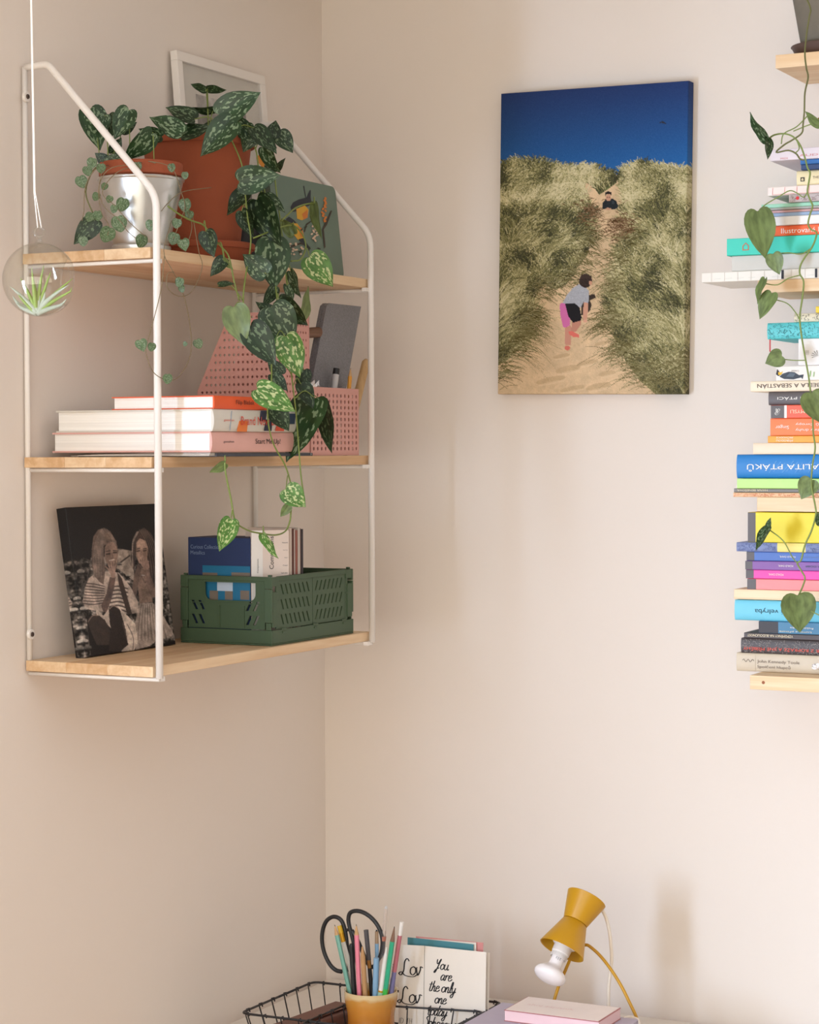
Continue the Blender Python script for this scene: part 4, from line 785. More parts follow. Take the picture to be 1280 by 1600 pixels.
mb.add(P, [(i * 5 + j, (i + 1) * 5 + j, (i + 1) * 5 + j + 1, i * 5 + j + 1) for i in range(5) for j in range(4)]); mb.build('film', CLEAR, cp, smooth=True)
MB().tube([c0 + V(-.003, .004, -.04), c0 + V(-.003, .004, .012)], .003, 8).build('content', GREYP, cp)
dw = stick('wooden_roller', 'brown wooden rod lying across the pink magazine holder behind the leaves', 'rod', at_x(470, 521, .20), at_x(497, 519, .20), [('shaft', 0, 1, .0095, .0095, wood('dark_stick', (128, 92, 70), (104, 74, 56), axis=1))])
# ------------------------------------------------------------------ bottom board: girls canvas
gir = Pic(250, 342, invquad((350, 228), (943, 210), (1085, 1150), (485, 1235)))
def paint_girls(p):
    h, w_ = p.h, p.w; p.a[:] = np.array([30, 28, 29]) + rng.normal(0, 2, (h, w_, 1)); n = fbm(w_, h, 22)[..., None]; n2 = fbm(w_, h, 9, 3)[..., None]; n3 = fbm(w_, h, 4, 2)[..., None]
    st = np.clip(40 + 260 * (n2 - .32) + 120 * (n3 - .5), 22, 222) * np.array([1, .93, .88])
    m = p.poly([(300, 560), (400, 575), (520, 560), (700, 500), (800, 520), (1000, 560), (1200, 1200), (300, 1300)], (0, 0, 0)); p.a[m] = st[m]
    m = p.poly([(560, 570), (720, 505), (800, 520), (800, 720), (700, 640)], (0, 0, 0)); p.a[m] = (np.array([178, 162, 150]) * (.65 + .5 * n2))[m]
    m = p.poly([(340, 580), (470, 560), (520, 640), (480, 760), (420, 900), (380, 1000), (340, 800)], (0, 0, 0)); p.a[m] = (st * .62)[m]
    hair, skin, pale, dk_ = (112, 96, 88), (150, 126, 114), (224, 204, 190), (34, 30, 30)
    # dark ground in front
    p.poly([(490, 960), (560, 940), (720, 1000), (770, 1160), (700, 1215), (520, 1225), (500, 1050)], dk_, 1, 4)
    p.poly([(760, 1190), (940, 1160), (1090, 1120), (1095, 1160), (940, 1180), (760, 1215)], dk_)
    # right girl: dress, arms, hair, face, hand
    p.poly([(840, 870), (925, 865), (1000, 960), (1060, 1060), (1070, 1090), (960, 1120), (915, 1160), (820, 1185), (815, 980)], (166, 150, 140), 1, 9)
    for k in range(9): p.line([(850 + k * 14, 880), (838 + k * 19, 1000), (832 + k * 24, 1120)], 1.3, (92, 80, 76), .8); p.line([(857 + k * 14, 880), (846 + k * 19, 1000), (840 + k * 24, 1110)], 1.2, (206, 190, 178), .7)
    p.poly([(812, 640), (850, 630), (900, 640), (925, 860), (840, 870), (825, 760)], (140, 118, 106), 1, 5)
    p.poly([(800, 440), (820, 385), (860, 365), (905, 400), (940, 470), (975, 620), (990, 760), (950, 860), (900, 700), (890, 560), (850, 450), (815, 470), (805, 600), (800, 660), (775, 560)], (78, 66, 62), 1, 8)
    for k in range(14): p.line([(830 + k * 4, 375 + k), (880 + k * 4, 470), (915 + k * 5, 640), (920 + k * 5, 800)], 1.0, (170, 150, 138) if k % 3 == 0 else (46, 40, 38), .7)
    for k in range(5): p.line([(825 - k * 3, 390), (792 - k * 2, 470), (786 + k * 2, 620)], 1.0, (196, 176, 164), .7)
    p.poly([(812, 460), (835, 435), (870, 450), (888, 500), (885, 570), (860, 610), (830, 600), (812, 550)], (168, 140, 126), 1, 3); p.line([(818, 505), (835, 500)], 1.6, (40, 34, 34)); p.line([(858, 505), (878, 502)], 1.6, (40, 34, 34)); p.line([(816, 520), (834, 517)], 2.2, (46, 38, 38)); p.line([(858, 518), (878, 515)], 2.2, (46, 38, 38)); p.line([(845, 520), (842, 555)], 1, (120, 98, 90))
    p.poly([(785, 800), (800, 680), (825, 600), (850, 620), (835, 700), (815, 820)], (112, 94, 86)); p.poly([(858, 640), (895, 610), (905, 680), (940, 760), (945, 830), (915, 830), (870, 720)], (132, 110, 100))
    for k in range(5): p.line([(832 + k * 12, 556 + abs(k - 2) * 8), (845 + k * 10, 600), (868 + k * 5, 640)], 3.2, (178, 150, 136)); p.line([(838 + k * 12, 560 + abs(k - 2) * 8), (851 + k * 10, 602)], .8, (70, 58, 54))
    p.poly([(845, 590), (895, 585), (900, 630), (865, 650)], (168, 140, 128)); p.line([(846, 680), (872, 730), (880, 720)], 1, (60, 52, 50)); p.line([(850, 680), (868, 682)], 2, (200, 190, 184))
    # left girl: dress, skirt, arms, knees
    p.poly([(500, 700), (560, 650), (700, 660), (780, 760), (830, 860), (835, 930), (790, 940), (740, 930), (560, 920), (480, 900), (462, 850), (478, 760)], (186, 168, 156), 1, 6)
    for k in range(8):
        o_ = k * 26; p.line([(486 - k * 3, 730 + o_ * .75), (540, 736 + o_ * .75), (606, 752 + o_ * .6)], 2.0, (60, 50, 50), .85)
        if k < 7: p.line([(640, 760 + o_), (700, 752 + o_), (760, 770 + o_)], 2.4, (56, 48, 48), .85); p.line([(640, 772 + o_), (700, 764 + o_), (760, 782 + o_)], 1.4, (232, 214, 200), .9)
    p.poly([(545, 890), (600, 950), (640, 900), (700, 890), (760, 950), (815, 1010), (832, 1130), (810, 1190), (720, 1195), (760, 1150), (735, 1040), (690, 930), (650, 1030), (620, 980), (560, 960)], (208, 190, 176), 1, 5)
    p.poly([(636, 900), (665, 880), (710, 910), (745, 1030), (768, 1150), (715, 1195), (640, 1190), (650, 1060), (640, 960)], (52, 44, 42), 1, 4); p.poly([(494, 985), (520, 945), (575, 950), (630, 1000), (650, 1060), (640, 1150), (560, 1150), (520, 1060)], (64, 54, 50), 1, 4)
    p.poly([(600, 960), (640, 975), (650, 1035), (628, 1010)], (216, 198, 184)); p.line([(760, 1010), (800, 1100), (800, 1180)], 1.6, (90, 78, 74)); p.line([(500, 990), (530, 950), (570, 948)], 1.6, (150, 128, 116)); p.line([(640, 905), (668, 884), (700, 900)], 1.8, (160, 138, 126)); p.line([(730, 1000), (760, 1120)], 1.4, (120, 104, 96))
    p.poly([(520, 500), (530, 420), (560, 375), (600, 362), (640, 385), (680, 450), (695, 520), (690, 560), (640, 470), (600, 480), (600, 560), (610, 640), (600, 740), (570, 720), (540, 680), (520, 600)], hair, 1, 8)
    for k in range(18): p.line([(585 + k, 368 + k), (548 + k * 3, 450), (535 + k * 3.4, 560), (532 + k * 3.6, 690)], 1.1, [(206, 186, 172), (52, 44, 42), (150, 130, 120)][k % 3], .75)
    for k in range(6): p.line([(600 + k * 4, 370), (650 + k * 3, 430), (680 + k * 2, 510)], 1, [(190, 170, 156), (60, 52, 50)][k % 2], .7)
    p.poly([(605, 490), (625, 462), (655, 455), (685, 490), (692, 550), (685, 600), (655, 630), (622, 600), (606, 560)], (146, 122, 110), 1, 4)
    p.line([(614, 520), (640, 514)], 1.6, (40, 34, 34)); p.line([(660, 514), (686, 516)], 1.6, (40, 34, 34)); p.line([(616, 538), (640, 534)], 2.6, (36, 30, 30)); p.line([(662, 528), (684, 527)], 2.6, (36, 30, 30)); p.line([(652, 530), (660, 560), (650, 566)], 1.2, (96, 80, 74)); p.line([(636, 580), (668, 574)], 2.2, (214, 198, 188))
    p.poly([(690, 660), (720, 700), (750, 800), (790, 940), (760, 945), (725, 830), (700, 740)], (72, 60, 56)); p.poly([(585, 880), (620, 800), (640, 690), (680, 690), (668, 770), (650, 850), (622, 925), (600, 925)], (104, 86, 80), 1, 3)
    for k in range(5): p.line([(612 + k * 18, 612 - k * 8 + abs(k - 2) * 4), (640 + k * 8, 650), (655 + k * 4, 690)], 4.0, (158, 132, 120)); p.line([(622 + k * 18, 606 - k * 8), (646 + k * 8, 650)], .9, (64, 52, 50))
    p.line([(700, 600), (770, 548)], 3, (48, 42, 40))
    # pale checked cloth at the left edge and stones
    p.poly([(352, 750), (415, 860), (400, 905), (372, 930)], (206, 196, 190), 1, 12)
    for (x, y, r) in ((450, 650, 26), (430, 830, 24), (470, 900, 26), (440, 960, 22), (460, 1030, 24), (470, 1120, 30), (500, 1165, 26), (700, 600, 16), (760, 680, 14), (1010, 660, 16), (1020, 760, 18), (1040, 860, 20), (1050, 950, 20)):
        v_ = random.uniform(110, 200); p.ell((x, y), r, r * .6, (v_, v_ * .95, v_ * .9), .8, 10); p.ell((x + 4, y + r * .55), r, r * .3, (28, 26, 26), .7)
paint_girls(gir)
g_ = gir.a; g_ = (g_ * 2 + np.roll(g_, 1, 0) + np.roll(g_, -1, 0) + np.roll(g_, 1, 1) + np.roll(g_, -1, 1)) / 6
tex = (fbm(250, 342, 14, 4)[..., None] - .5) * 1.1 + (fbm(250, 342, 3, 2)[..., None] - .5) * .35
from_dark = np.clip((g_ - 36) / 60, 0, 1); gir.a = np.clip(g_ * (1 + .6 * tex * from_dark), 20, 235) + rng.normal(0, 2.5, (342, 250, 1))
gx = .070; tl_ = .036
gBL = hit(133.7, 1029.4, 'x', gx); gBR = hit(274.3, 1009.5, 'x', gx); gTL = hit(102, 793.4, 'x', gx - tl_); gTR = hit(241, 789.2, 'x', gx - tl_)
gB = V(gx, gBL[1], ZB + .0022); gW = gBR[1] - gBL[1]; gup = unit(V(-tl_, (gTL[1] - gBL[1]) * .3, gTL[2] - gB[2])); gH = float(np.linalg.norm(V(-tl_, 0, gTL[2] - gB[2])))
gup = unit(V(-tl_, 0, gTL[2] - gB[2]))
gc = thing('photo_canvas', 'black and white canvas print of two laughing girls, leaning on the bottom board', 'canvas', (gx - .01, gBL[1] + gW / 2, ZB))
picmesh(gir, 18, .0185, gB + gup * gH, V(0, 1, 0), -gup, gW, gH, 'print', printmat('photo_canvas_print', .5, .12), gc)
gn = np.cross(V(0, 1, 0), gup); gn = gn if gn[0] > 0 else -gn; mb = MB(); g0 = gB - gn * .0165
for (s0_, s1_, t0_, t1_) in ((.002, .025, .002, gH - .002), (gW - .025, gW - .002, .002, gH - .002), (.025, gW - .025, .002, .025), (.025, gW - .025, gH - .025, gH - .002)):
    mb.obox(g0 + V(0, 1, 0) * s0_ + gup * t0_, V(0, s1_ - s0_, 0), gup * (t1_ - t0_), gn * .012)
mb.build('stretcher', PINE, gc)
# ------------------------------------------------------------------ green folding crate
CG = mat('crate_green', (70, 90, 66), rough=.5, var=.03, spec=.35)
cy0, cy1 = hit(425, 1009, 'x', .233)[1], hit(552.5, 989, 'x', .233)[1]; cx0, cx1 = .050, .233; CZ = ZB + .0004; CH = hit(424, 902, 'x', .233)[2] - CZ
cr = thing('folding_crate', 'dark green plastic folding crate with slanted slots on the bottom board', 'crate', ((cx0 + cx1) / 2, (cy0 + cy1) / 2, CZ))
bh = .026; L2 = cy1 - cy0; W2 = cx1 - cx0
MB().obox((cx0, cy0, CZ), (W2, 0, 0), (0, L2, 0), (0, 0, .003), .001).build('base_floor', CG, cr)
for nm, o_, a, b in (('base_wall', (cx0, cy0, CZ + .0031), (W2, 0, 0), (0, .003, 0)), ('base_wall', (cx0, cy1 - .003, CZ + .0031), (W2, 0, 0), (0, .003, 0)), ('base_wall', (cx0, cy0 + .0031, CZ + .0031), (.003, 0, 0), (0, L2 - .0062, 0)), ('base_wall', (cx1 - .003, cy0 + .0031, CZ + .0031), (.003, 0, 0), (0, L2 - .0062, 0))):
    MB().obox(o_, a, b, (0, 0, bh - .0031), .0008).build(nm, CG, cr)
def slot(x, y, w_, h_, sl): return [(x, y), (x + w_, y), (x + w_ + sl, y + h_), (x + sl, y + h_)]
ph = CH - bh - .002; pz_ = CZ + bh + .001
pad = .026                                              # corner post width
half = (L2 - 2 * pad) / 2
for face, xx in ((1, cx1 - .004), (0, cx0 + .004)):
    for hf in (0, 1):
        hs = []
        for r_ in range(3):
            for c_ in range(7):
                sl = -.008 if hf == 0 else .008
                hs.append(slot(.008 + c_ * (half - .016) / 7 + (.008 if hf == 0 else 0), .007 + r_ * (ph - .012) / 3, .0042, .0175, sl))
        plate([(.0006, 0), (half - .0006, 0), (half - .0006, ph - .007), (.0006, ph - .007)], hs, .0026, (xx, cy0 + pad + hf * half, pz_), (0, 1, 0), (0, 0, 1), 'side_panel', CG, cr)
    MB().obox((xx - .003, cy0 + pad, CZ + CH - .0085), (.006, 0, 0), (0, L2 - 2 * pad, 0), (0, 0, .0085), .001).build('rim', CG, cr)
for fi, yy in enumerate((cy0 + .004, cy1 - .004)):
    wE = W2 - .030; hx0, hx1 = wE * .22, wE * .88; ht = ph - .010; hb = ph * .54; rc_ = .012
    handle = [(hx0, ht), (hx0, hb + rc_)] + [(hx0 + rc_ - rc_ * math.cos(k * PI / 12), hb + rc_ - rc_ * math.sin(k * PI / 12)) for k in range(1, 7)] + [(hx1 - rc_ + rc_ * math.sin(k * PI / 12), hb + rc_ - rc_ * math.cos(k * PI / 12)) for k in range(0, 7)] + [(hx1, ht)]
    hs = [handle]
    for r_ in range(2):
        for c_ in range(2):
            hs.append(slot(.014 + c_ * .014, .007 + r_ * .024, .0055, .016, -.008)); hs.append(slot(wE - .038 + c_ * .014, .007 + r_ * .024, .0055, .016, .008))
    plate([(0, 0), (wE, 0), (wE, ph), (0, ph)], hs, .0028, (cx0 + .015, yy, pz_), (1, 0, 0), (0, 0, 1), 'end_panel', CG, cr)
    s_ = -1 if fi == 0 else 1
    MB().obox((cx0 + .014, yy - .0028, CZ + CH - .0075), (wE + .002, 0, 0), (0, .0056, 0), (0, 0, .0075), .0008).build('rim', CG, cr)
    for kx in (.40, .72): MB().obox((cx0 + .015 + wE * kx, yy + s_ * .0016 - (.0015 if s_ < 0 else 0), pz_ + .002), (.003, 0, 0), (0, .0015, 0), (0, 0, ph * .42)).build('rib', CG, cr)
    MB().obox((cx0 + .015, yy + s_ * .0016 - (.0012 if s_ < 0 else 0), pz_ + ph * .48), (wE, 0, 0), (0, .0012, 0), (0, 0, .0016)).build('rib', CG, cr)
for cxp, sx_ in ((cx0, 1), (cx1, -1)):
    for cyp, sy_ in ((cy0, 1), (cy1, -1)):
        def bx_(a, b, c, d, e, f, nm='corner_post'):
            xa_, xb_ = sorted((cxp + sx_ * a, cxp + sx_ * b)); ya_, yb_ = sorted((cyp + sy_ * c, cyp + sy_ * d)); MB().obox((xa_, ya_, e), (xb_ - xa_, 0, 0), (0, yb_ - ya_, 0), (0, 0, f - e), .0007).build(nm, CG, cr)
        bx_(.0, .0145, .0, .0045, pz_ + .012, CZ + CH * .82); bx_(.0, .004, .0047, .021, pz_ + .004, CZ + CH * .78)
        bx_(.0, .0145, .0005, .005, CZ + CH * .825, CZ + CH); bx_(.0004, .0035, .0052, pad, CZ + CH * .86, CZ + CH - .0005)
        bx_(.002, .0044, .018, pad, pz_, CZ + CH * .86); bx_(.0008, .0035, .0052, pad, pz_ + ph * .52, pz_ + ph * .55)
        bx_(.003, .0125, .001, .0042, pz_ - .001, pz_ + .0115); bx_(.004, .010, .004, .010, CZ + CH + .0002, CZ + CH + .0032, 'stacking_stud')
for k in (.12, .5, .86):
    MB().obox((cx1 - .0015, cy0 + L2 * k, CZ + bh - .0065), (.003, 0, 0), (0, .011, 0), (0, 0, .0035), .0004).build('hinge_clip', CG, cr)
    MB().obox((cx1 - .0012, cy0 + L2 * k - .003, CZ + bh - .001), (.0022, 0, 0), (0, .017, 0), (0, 0, .003), .0004).build('hinge_clip', CG, cr)
# things in the crate
NB = mat('box_navy', (34, 52, 96), rough=.7, var=.05); CI = CZ + .0035
by_ = cy0 + .012; bx0 = hit(291, 900, 'y', by_)[0]; bx1 = hit(391, 900, 'y', by_)[0]; bzt = hit(340, 840, 'y', by_)[2]
bb = thing('swatch_box', 'navy blue card box with a turquoise and bronze pattern standing in the green crate', 'box', ((bx0 + bx1) / 2, by_ + .04, CI))
bx0 = max(bx0, cx0 + .0085)
MB().obox((bx0, by_, CI), (bx1 - bx0, 0, 0), (0, .085, 0), (0, 0, bzt - CI), .0008).build('box_body', NB, bb)
def onb(px, py): return hit(px, py, 'y', by_)
for c, (xa_, ya_, xb_, yb_), l_ in (((22, 110, 150), (317, 885, 391, 937), 1), ((120, 108, 96), (317, 895, 340, 902), 2), ((120, 108, 96), (362, 895, 391, 902), 2), ((120, 108, 96), (328, 923, 341, 937), 2), ((120, 108, 96), (352, 923, 364, 937), 2), ((120, 108, 96), (376, 923, 390, 937), 2), ((190, 206, 226), (340, 908, 364, 923), 3)):
    p0, p1 = onb(xa_, yb_), onb(xb_, ya_); MB().box((p0[0], by_ - .0003 * l_ - .0002, p0[2]), (p1[0], by_ - .00005, p1[2])).build('pattern_block', mat('pb_%d_%d_%d' % c, c, rough=.5), bb)
LB = mat('ink_paleblue', (120, 140, 176), rough=.6)
p = onb(298, 857); text('Curious Collection', (p[0], by_, p[2]), (1, 0, 0), (0, 0, 1), .0068, bb, LB, wdt=.060); p = onb(298, 866); text('Metallics', (p[0], by_, p[2]), (1, 0, 0), (0, 0, 1), .0064, bb, LB, wdt=.029)
# pale booklets
CREAM = (226, 210, 200); cbx1 = .2235
ky = cy0 + .019
cb0 = hit(393, 880, 'y', by_ + .002)
zt_ = hit(420, 829, 'x', .224)[2]
ya = hit(393, 880, 'x', .224)[1]
def sl_y(px): return hit(px, 870, 'x', .224)[1]
bp0 = hit(393, 870, 'y', by_)[0]
# cover face turned to the camera, fore edges along the crate side
cf_y = by_ + .001; cx_l = max(bx1 + .0006, hit(393, 870, 'y', cf_y)[0]); 
ck = thing('paper_sample_book', 'cream paper sample booklet with black lettering standing in the green crate', 'booklet', (cx_l, cf_y, CI))
cxr = hit(452, 870, 'y', cf_y)[0]; cxr = min(cxr, .226)
p0 = V(cx_l, cf_y, CI); ang = math.radians(8)
du = unit(hit(451, 870, 'x', .2265) - V(cx_l, cf_y, hit(451, 870, 'x', .2265)[2])); dn = V(-du[1], du[0], 0)
Lc = np.linalg.norm((hit(451, 870, 'x', .2265) - p0)[:2]); hcz = hit(395, 829, 'y', cf_y)[2] - CI
MB().obox(p0, du * Lc, dn * .004, (0, 0, hcz), .0003).build('cover', mat('booklet_cream', CREAM, rough=.7), ck)
MB().obox(p0 - dn * .0006, du * Lc * .30, dn * .0005, (0, 0, hcz), 0).build('cover_flap', mat('booklet_white', (236, 232, 228), rough=.7), ck)
zc0 = hit(428, 891, 'y', cf_y)[2] - CI
text('Companions', p0 + du * Lc * .63 + V(0, 0, zc0) - dn * .0003, (0, 0, 1), -du, .0105, ck, INK, wdt=.056)
text('Companions', p0 + du * Lc * .19 + V(0, 0, hcz * .62) - dn * .001, (0, 0, 1), -du, .0032, ck, INK, wdt=.024)
for k, wd in enumerate((.010, .008, .006, .009, .012, .014, .006)): text(('Natural', 'Ivory', 'Oyster', 'Cream', 'Sand white', 'Wheat light', 'No 12')[k], p0 + du * (Lc * .97 - wd) + V(0, 0, hcz * (.88 - k * .068)) - dn * .0003, du, (0, 0, 1), .0022, ck, INK, wdt=wd)
pe = p0 + du * Lc
q = pe + dn * .0042
ecol = [(222, 208, 196), (206, 190, 178), (96, 60, 52), (214, 204, 196), (150, 92, 80), (196, 186, 178), (128, 108, 100), (58, 52, 56)]
yend = hit(476, 870, 'x', .2265)[1]; tot = (yend - q[1]); tb = tot / len(ecol)
for k, c in enumerate(ecol):
    o_ = V(q[0] - .085 + .001 * (k % 3), q[1] + .0005 + k * tb + .0, CI); t_ = thing('sample_booklet', ('%s thin booklet in the green crate, %s behind the cream one' % (['pale beige', 'greyish beige', 'dark maroon', 'light stone', 'brick red', 'silver grey', 'taupe', 'charcoal'][k], ['first', 'second', 'third', 'fourth', 'fifth', 'sixth', 'seventh', 'last'][k])), 'booklet', o_, 'thin booklets in the crate')
    MB().obox(o_, (.085, 0, 0), (0, tb * .86, 0), (0, 0, hcz + .0015 * ((k * 3) % 4) - .002), .0002).build('cover', mat('bk_%d_%d_%d' % c, c, rough=.7), t_)
# ------------------------------------------------------------------ hanging glass globe
GC = atd(62, 437, 2.9); GR = .0497
gl = thing('glass_globe_terrarium', 'clear glass ball with an air plant hanging on white string before the wall rack', 'terrarium', GC - V(0, 0, GR))
ax = unit(rt * .985 - fw * .12 - V(0, 0, .10)); pr_ = []
for k in range(0, 33): a = math.radians(38 + (180 - 38) * k / 32); pr_.append((GR * math.sin(a), GR * math.cos(a)))
GRi = GR - .0007
for k in range(32, -1, -1): a = math.radians(38 + (180 - 38) * k / 32); pr_.append((GRi * math.sin(a), GRi * math.cos(a)))
GLASS = thinglass('clear_glass', (250, 250, 248), 1.0)
MB().lathe(pr_, GC, ax, n=64, closed=True).build('glass_ball', GLASS, gl, smooth=True)
MB().tube([GC + V(0, 0, GR - .0008), GC + V(0, 0, GR + .004), GC + V(0, 0, GR + .008)], [.006, .0035, .0030], 14).build('glass_neck', GLASS, gl, smooth=True)
lc = GC + V(0, 0, GR + .014); MB().tube([lc + V(0, 0, 0) + (rt * math.cos(a) + V(0, 0, 1) * math.sin(a)) * .0065 for a in [2 * PI * k / 24 for k in range(25)]], .0022, 8).build('glass_loop', GLASS, gl, smooth=True)
strm = mat('white_cotton', (238, 226, 214), rough=.95, bump=.4, bscale=900)
topc = atd(49, -150, 2.9); kn = atd(54, 300, 2.9); hk = atd(49, 20, 2.9)
stx = MB().tube([lc + V(0, 0, .006) - rt * .002, kn - rt * .0006, hk - rt * .0005, V(hk[0] - .004, hk[1], ZC - .002)], .0009, 7); stx.tube([lc + V(0, 0, .006) + rt * .003, kn + rt * .0008, hk + rt * .0008, V(hk[0] - .002, hk[1], ZC - .002)], .0009, 7)
o_ = stx.build('string', strm, gl, smooth=True)
MB().tube([V(hk[0] - .003, hk[1], ZC - .012), V(hk[0] - .003, hk[1], ZC - .0002)], [.002, .006], 12).build('ceiling_hook', WHITE_STEEL, gl, smooth=True)
ap = thing('air_plant', 'spiky green air plant with silvery base inside the hanging glass ball', 'plant', GC - V(0, 0, GR * .93))
AG = mat('air_green', (150, 172, 88), rough=.6, var=.12); AS = mat('air_silver', (186, 192, 176), rough=.7, var=.1)
AB = GC - V(0, 0, GR * .90) - rt * .004
for k, (dx, dz_, ln, bd, m) in enumerate(((-.35, 1, .050, -.10, AG), (-.1, 1, .062, .04, AG), (.08, 1, .064, .10, AG), (.3, 1, .058, .05, AG), (.55, .8, .060, .25, AG), (.8, .65, .052, .30, AG), (-.6, .85, .044, -.25, AS), (-.9, .45, .046, -.1, AS), (-1, .3, .042, .25, AS), (.2, .9, .045, -.2, AS), (-.25, .9, .040, .2, AS), (.45, .6, .035, -.3, AS), (.9, .35, .038, .35, AS), (-.8, .62, .040, .2, AG), (.0, 1, .052, -.1, AG), (.65, 1, .045, .5, AS), (-.5, .5, .030, .1, AS))):
    d0 = unit(rt * dx + V(0, 0, dz_) + fw * random.uniform(-.35, .35)); sd = rt * bd
    pts = [AB + d0 * ln * t + sd * ln * t * t * .9 for t in np.linspace(0, 1, 9)]
    pts = [GC + (p - GC) * min(1, (GRi - .004) / np.linalg.norm(p - GC)) for p in pts]
    MB().tube(pts, [(.0046 if m is AS else .0036) * (1 - t) ** .75 + .0003 for t in np.linspace(0, 1, 9)], 6).build('leaf', m, ap, smooth=True)
MB().lathe([(0, -.006), (.004, -.004), (.0055, .002), (.003, .010), (0, .012)], AB + V(0, 0, .003)).build('bulb_base', AS, ap, smooth=True)
# ------------------------------------------------------------------ bookshelf tower on the back wall
YS = -0.20
def bz_(px, py, y=YS): return hit(px, py, 'y', y)
tw = thing('wall_bookshelf', 'pale pine wall bookshelf of staggered boards carrying stacked books at the right edge', 'shelf', (1.15, -.1, 1.42))
BOARDS = [(1212, 86, 107, -.20), (1184, 438.5, 458, -.20), (1183, 777, 799, -.20), (1147, 920.5, 936, -.20), (1172, 1055, 1077, -.262)]
bt = []
for (x, ya_, yb_, fy) in BOARDS:
    p, q = bz_(x, ya_, fy), bz_(x, yb_, fy); bt.append((p[0], p[2], q[2]))
    MB().obox((p[0], fy, q[2]), (.36, 0, 0), (0, -fy - .0205, 0), (0, 0, p[2] - q[2]), .0008).build('shelf_board', PINE_X, tw)
MB().obox((1.14, -.02, bt[4][2] - .05), (.07, 0, 0), (0, .0195, 0), (0, 0, bt[0][1] + .1 - bt[4][2]), .001).build('upright', PINE_X, tw)
MB().lathe([(0, 0), (.0028, .0), (.0022, .0004), (0, .0005)], (bz_(1193, 1066.5, -.262)[0], -.2621, bz_(1193, 1066.5, -.262)[2]), (0, -1, 0), 14).build('knot', mat('knot_brown', (150, 84, 44), rough=.6), tw)
GE = (98, 92, 92)      # grey end band
def mt(n, c): return mat(n, c, rough=.6)
W_ = WHITEINK; T_ORG = mt('ink_orange', (222, 92, 54)); T_BRN = mt('ink_sepia', (66, 48, 44)); T_TEAL = mt('ink_teal', (26, 72, 92)); T_GREY = mt('ink_grey', (122, 108, 98)); T_PNK = mt('ink_pink', (214, 140, 140)); T_CREAM = mt('ink_cream', (240, 224, 190)); T_RED = mt('ink_coral', (232, 92, 74)); T_BLK = INK
# (left px, top px at the left edge, colour, length, label, dict)
GA = [(1097, 426, (236, 230, 220), .33, 'white book with a grid of pale drawings, lowest on the second board and jutting left', dict(bars=1, rnd=0)),
 (1144, 400, (206, 202, 194), .25, 'plain light grey book under the teal book', dict(fore=1)),
 (1136, 373, (60, 204, 182), .27, 'turquoise book with orange line drawing on the spine', dict(tx=[('⌂', .028, .013, T_ORG, 0), ('L', .165, .012, T_ORG, 0, .02)])),
 (1205, 353.5, (238, 100, 44), .22, 'orange book with white lettering, on the turquoise book', dict(tx=[('Ilustrovaná historie', .018, .0085, W_, 0, .105)])),
 (1200, 339, (236, 232, 228), .22, 'plain white book on the orange one', {}),
 (1198, 333.5, (150, 172, 200), .22, 'thin light blue magazine in the pile of four', dict(hard=0)),
 (1197, 329.5, (226, 176, 172), .22, 'thin pink magazine in the pile of four', dict(hard=0)),
 (1194, 325.5, (172, 174, 168), .225, 'thin grey magazine in the pile of four', dict(hard=0)),
 (1190, 319.5, (160, 214, 186), .225, 'thin mint green magazine on top of the pile of four', dict(hard=0)),
 (1233, 304, (190, 178, 176), .16, 'small grey patterned book above the mint green magazine', dict(speck=(126, 96, 96), dot=1)),
 (1200, 292.5, (240, 226, 218), .22, 'thin white book with red line sketches on the spine', dict(redl=1)),
 (1245, 267, (236, 220, 176), .16, 'cream book with a small dark square emblem', dict(tx=[('THE', .028, .004, T_GREY, 0)], emblem=1, rnd=.003)),
 (1252, 257, (34, 62, 108), .17, 'thin navy blue book on the cream book', {}),
 (1251, 249.5, (40, 106, 172), .17, 'thin bright blue book above the navy one', {}),
 (1204, 234, (228, 216, 222), .24, 'pale lilac book on top of the upper pile', dict(tx=[('AUDREY', .050, .0036, T_PNK, 0, .06, .006), ('MOI', .018, .003, T_PNK, 0, .012, .003)]))]
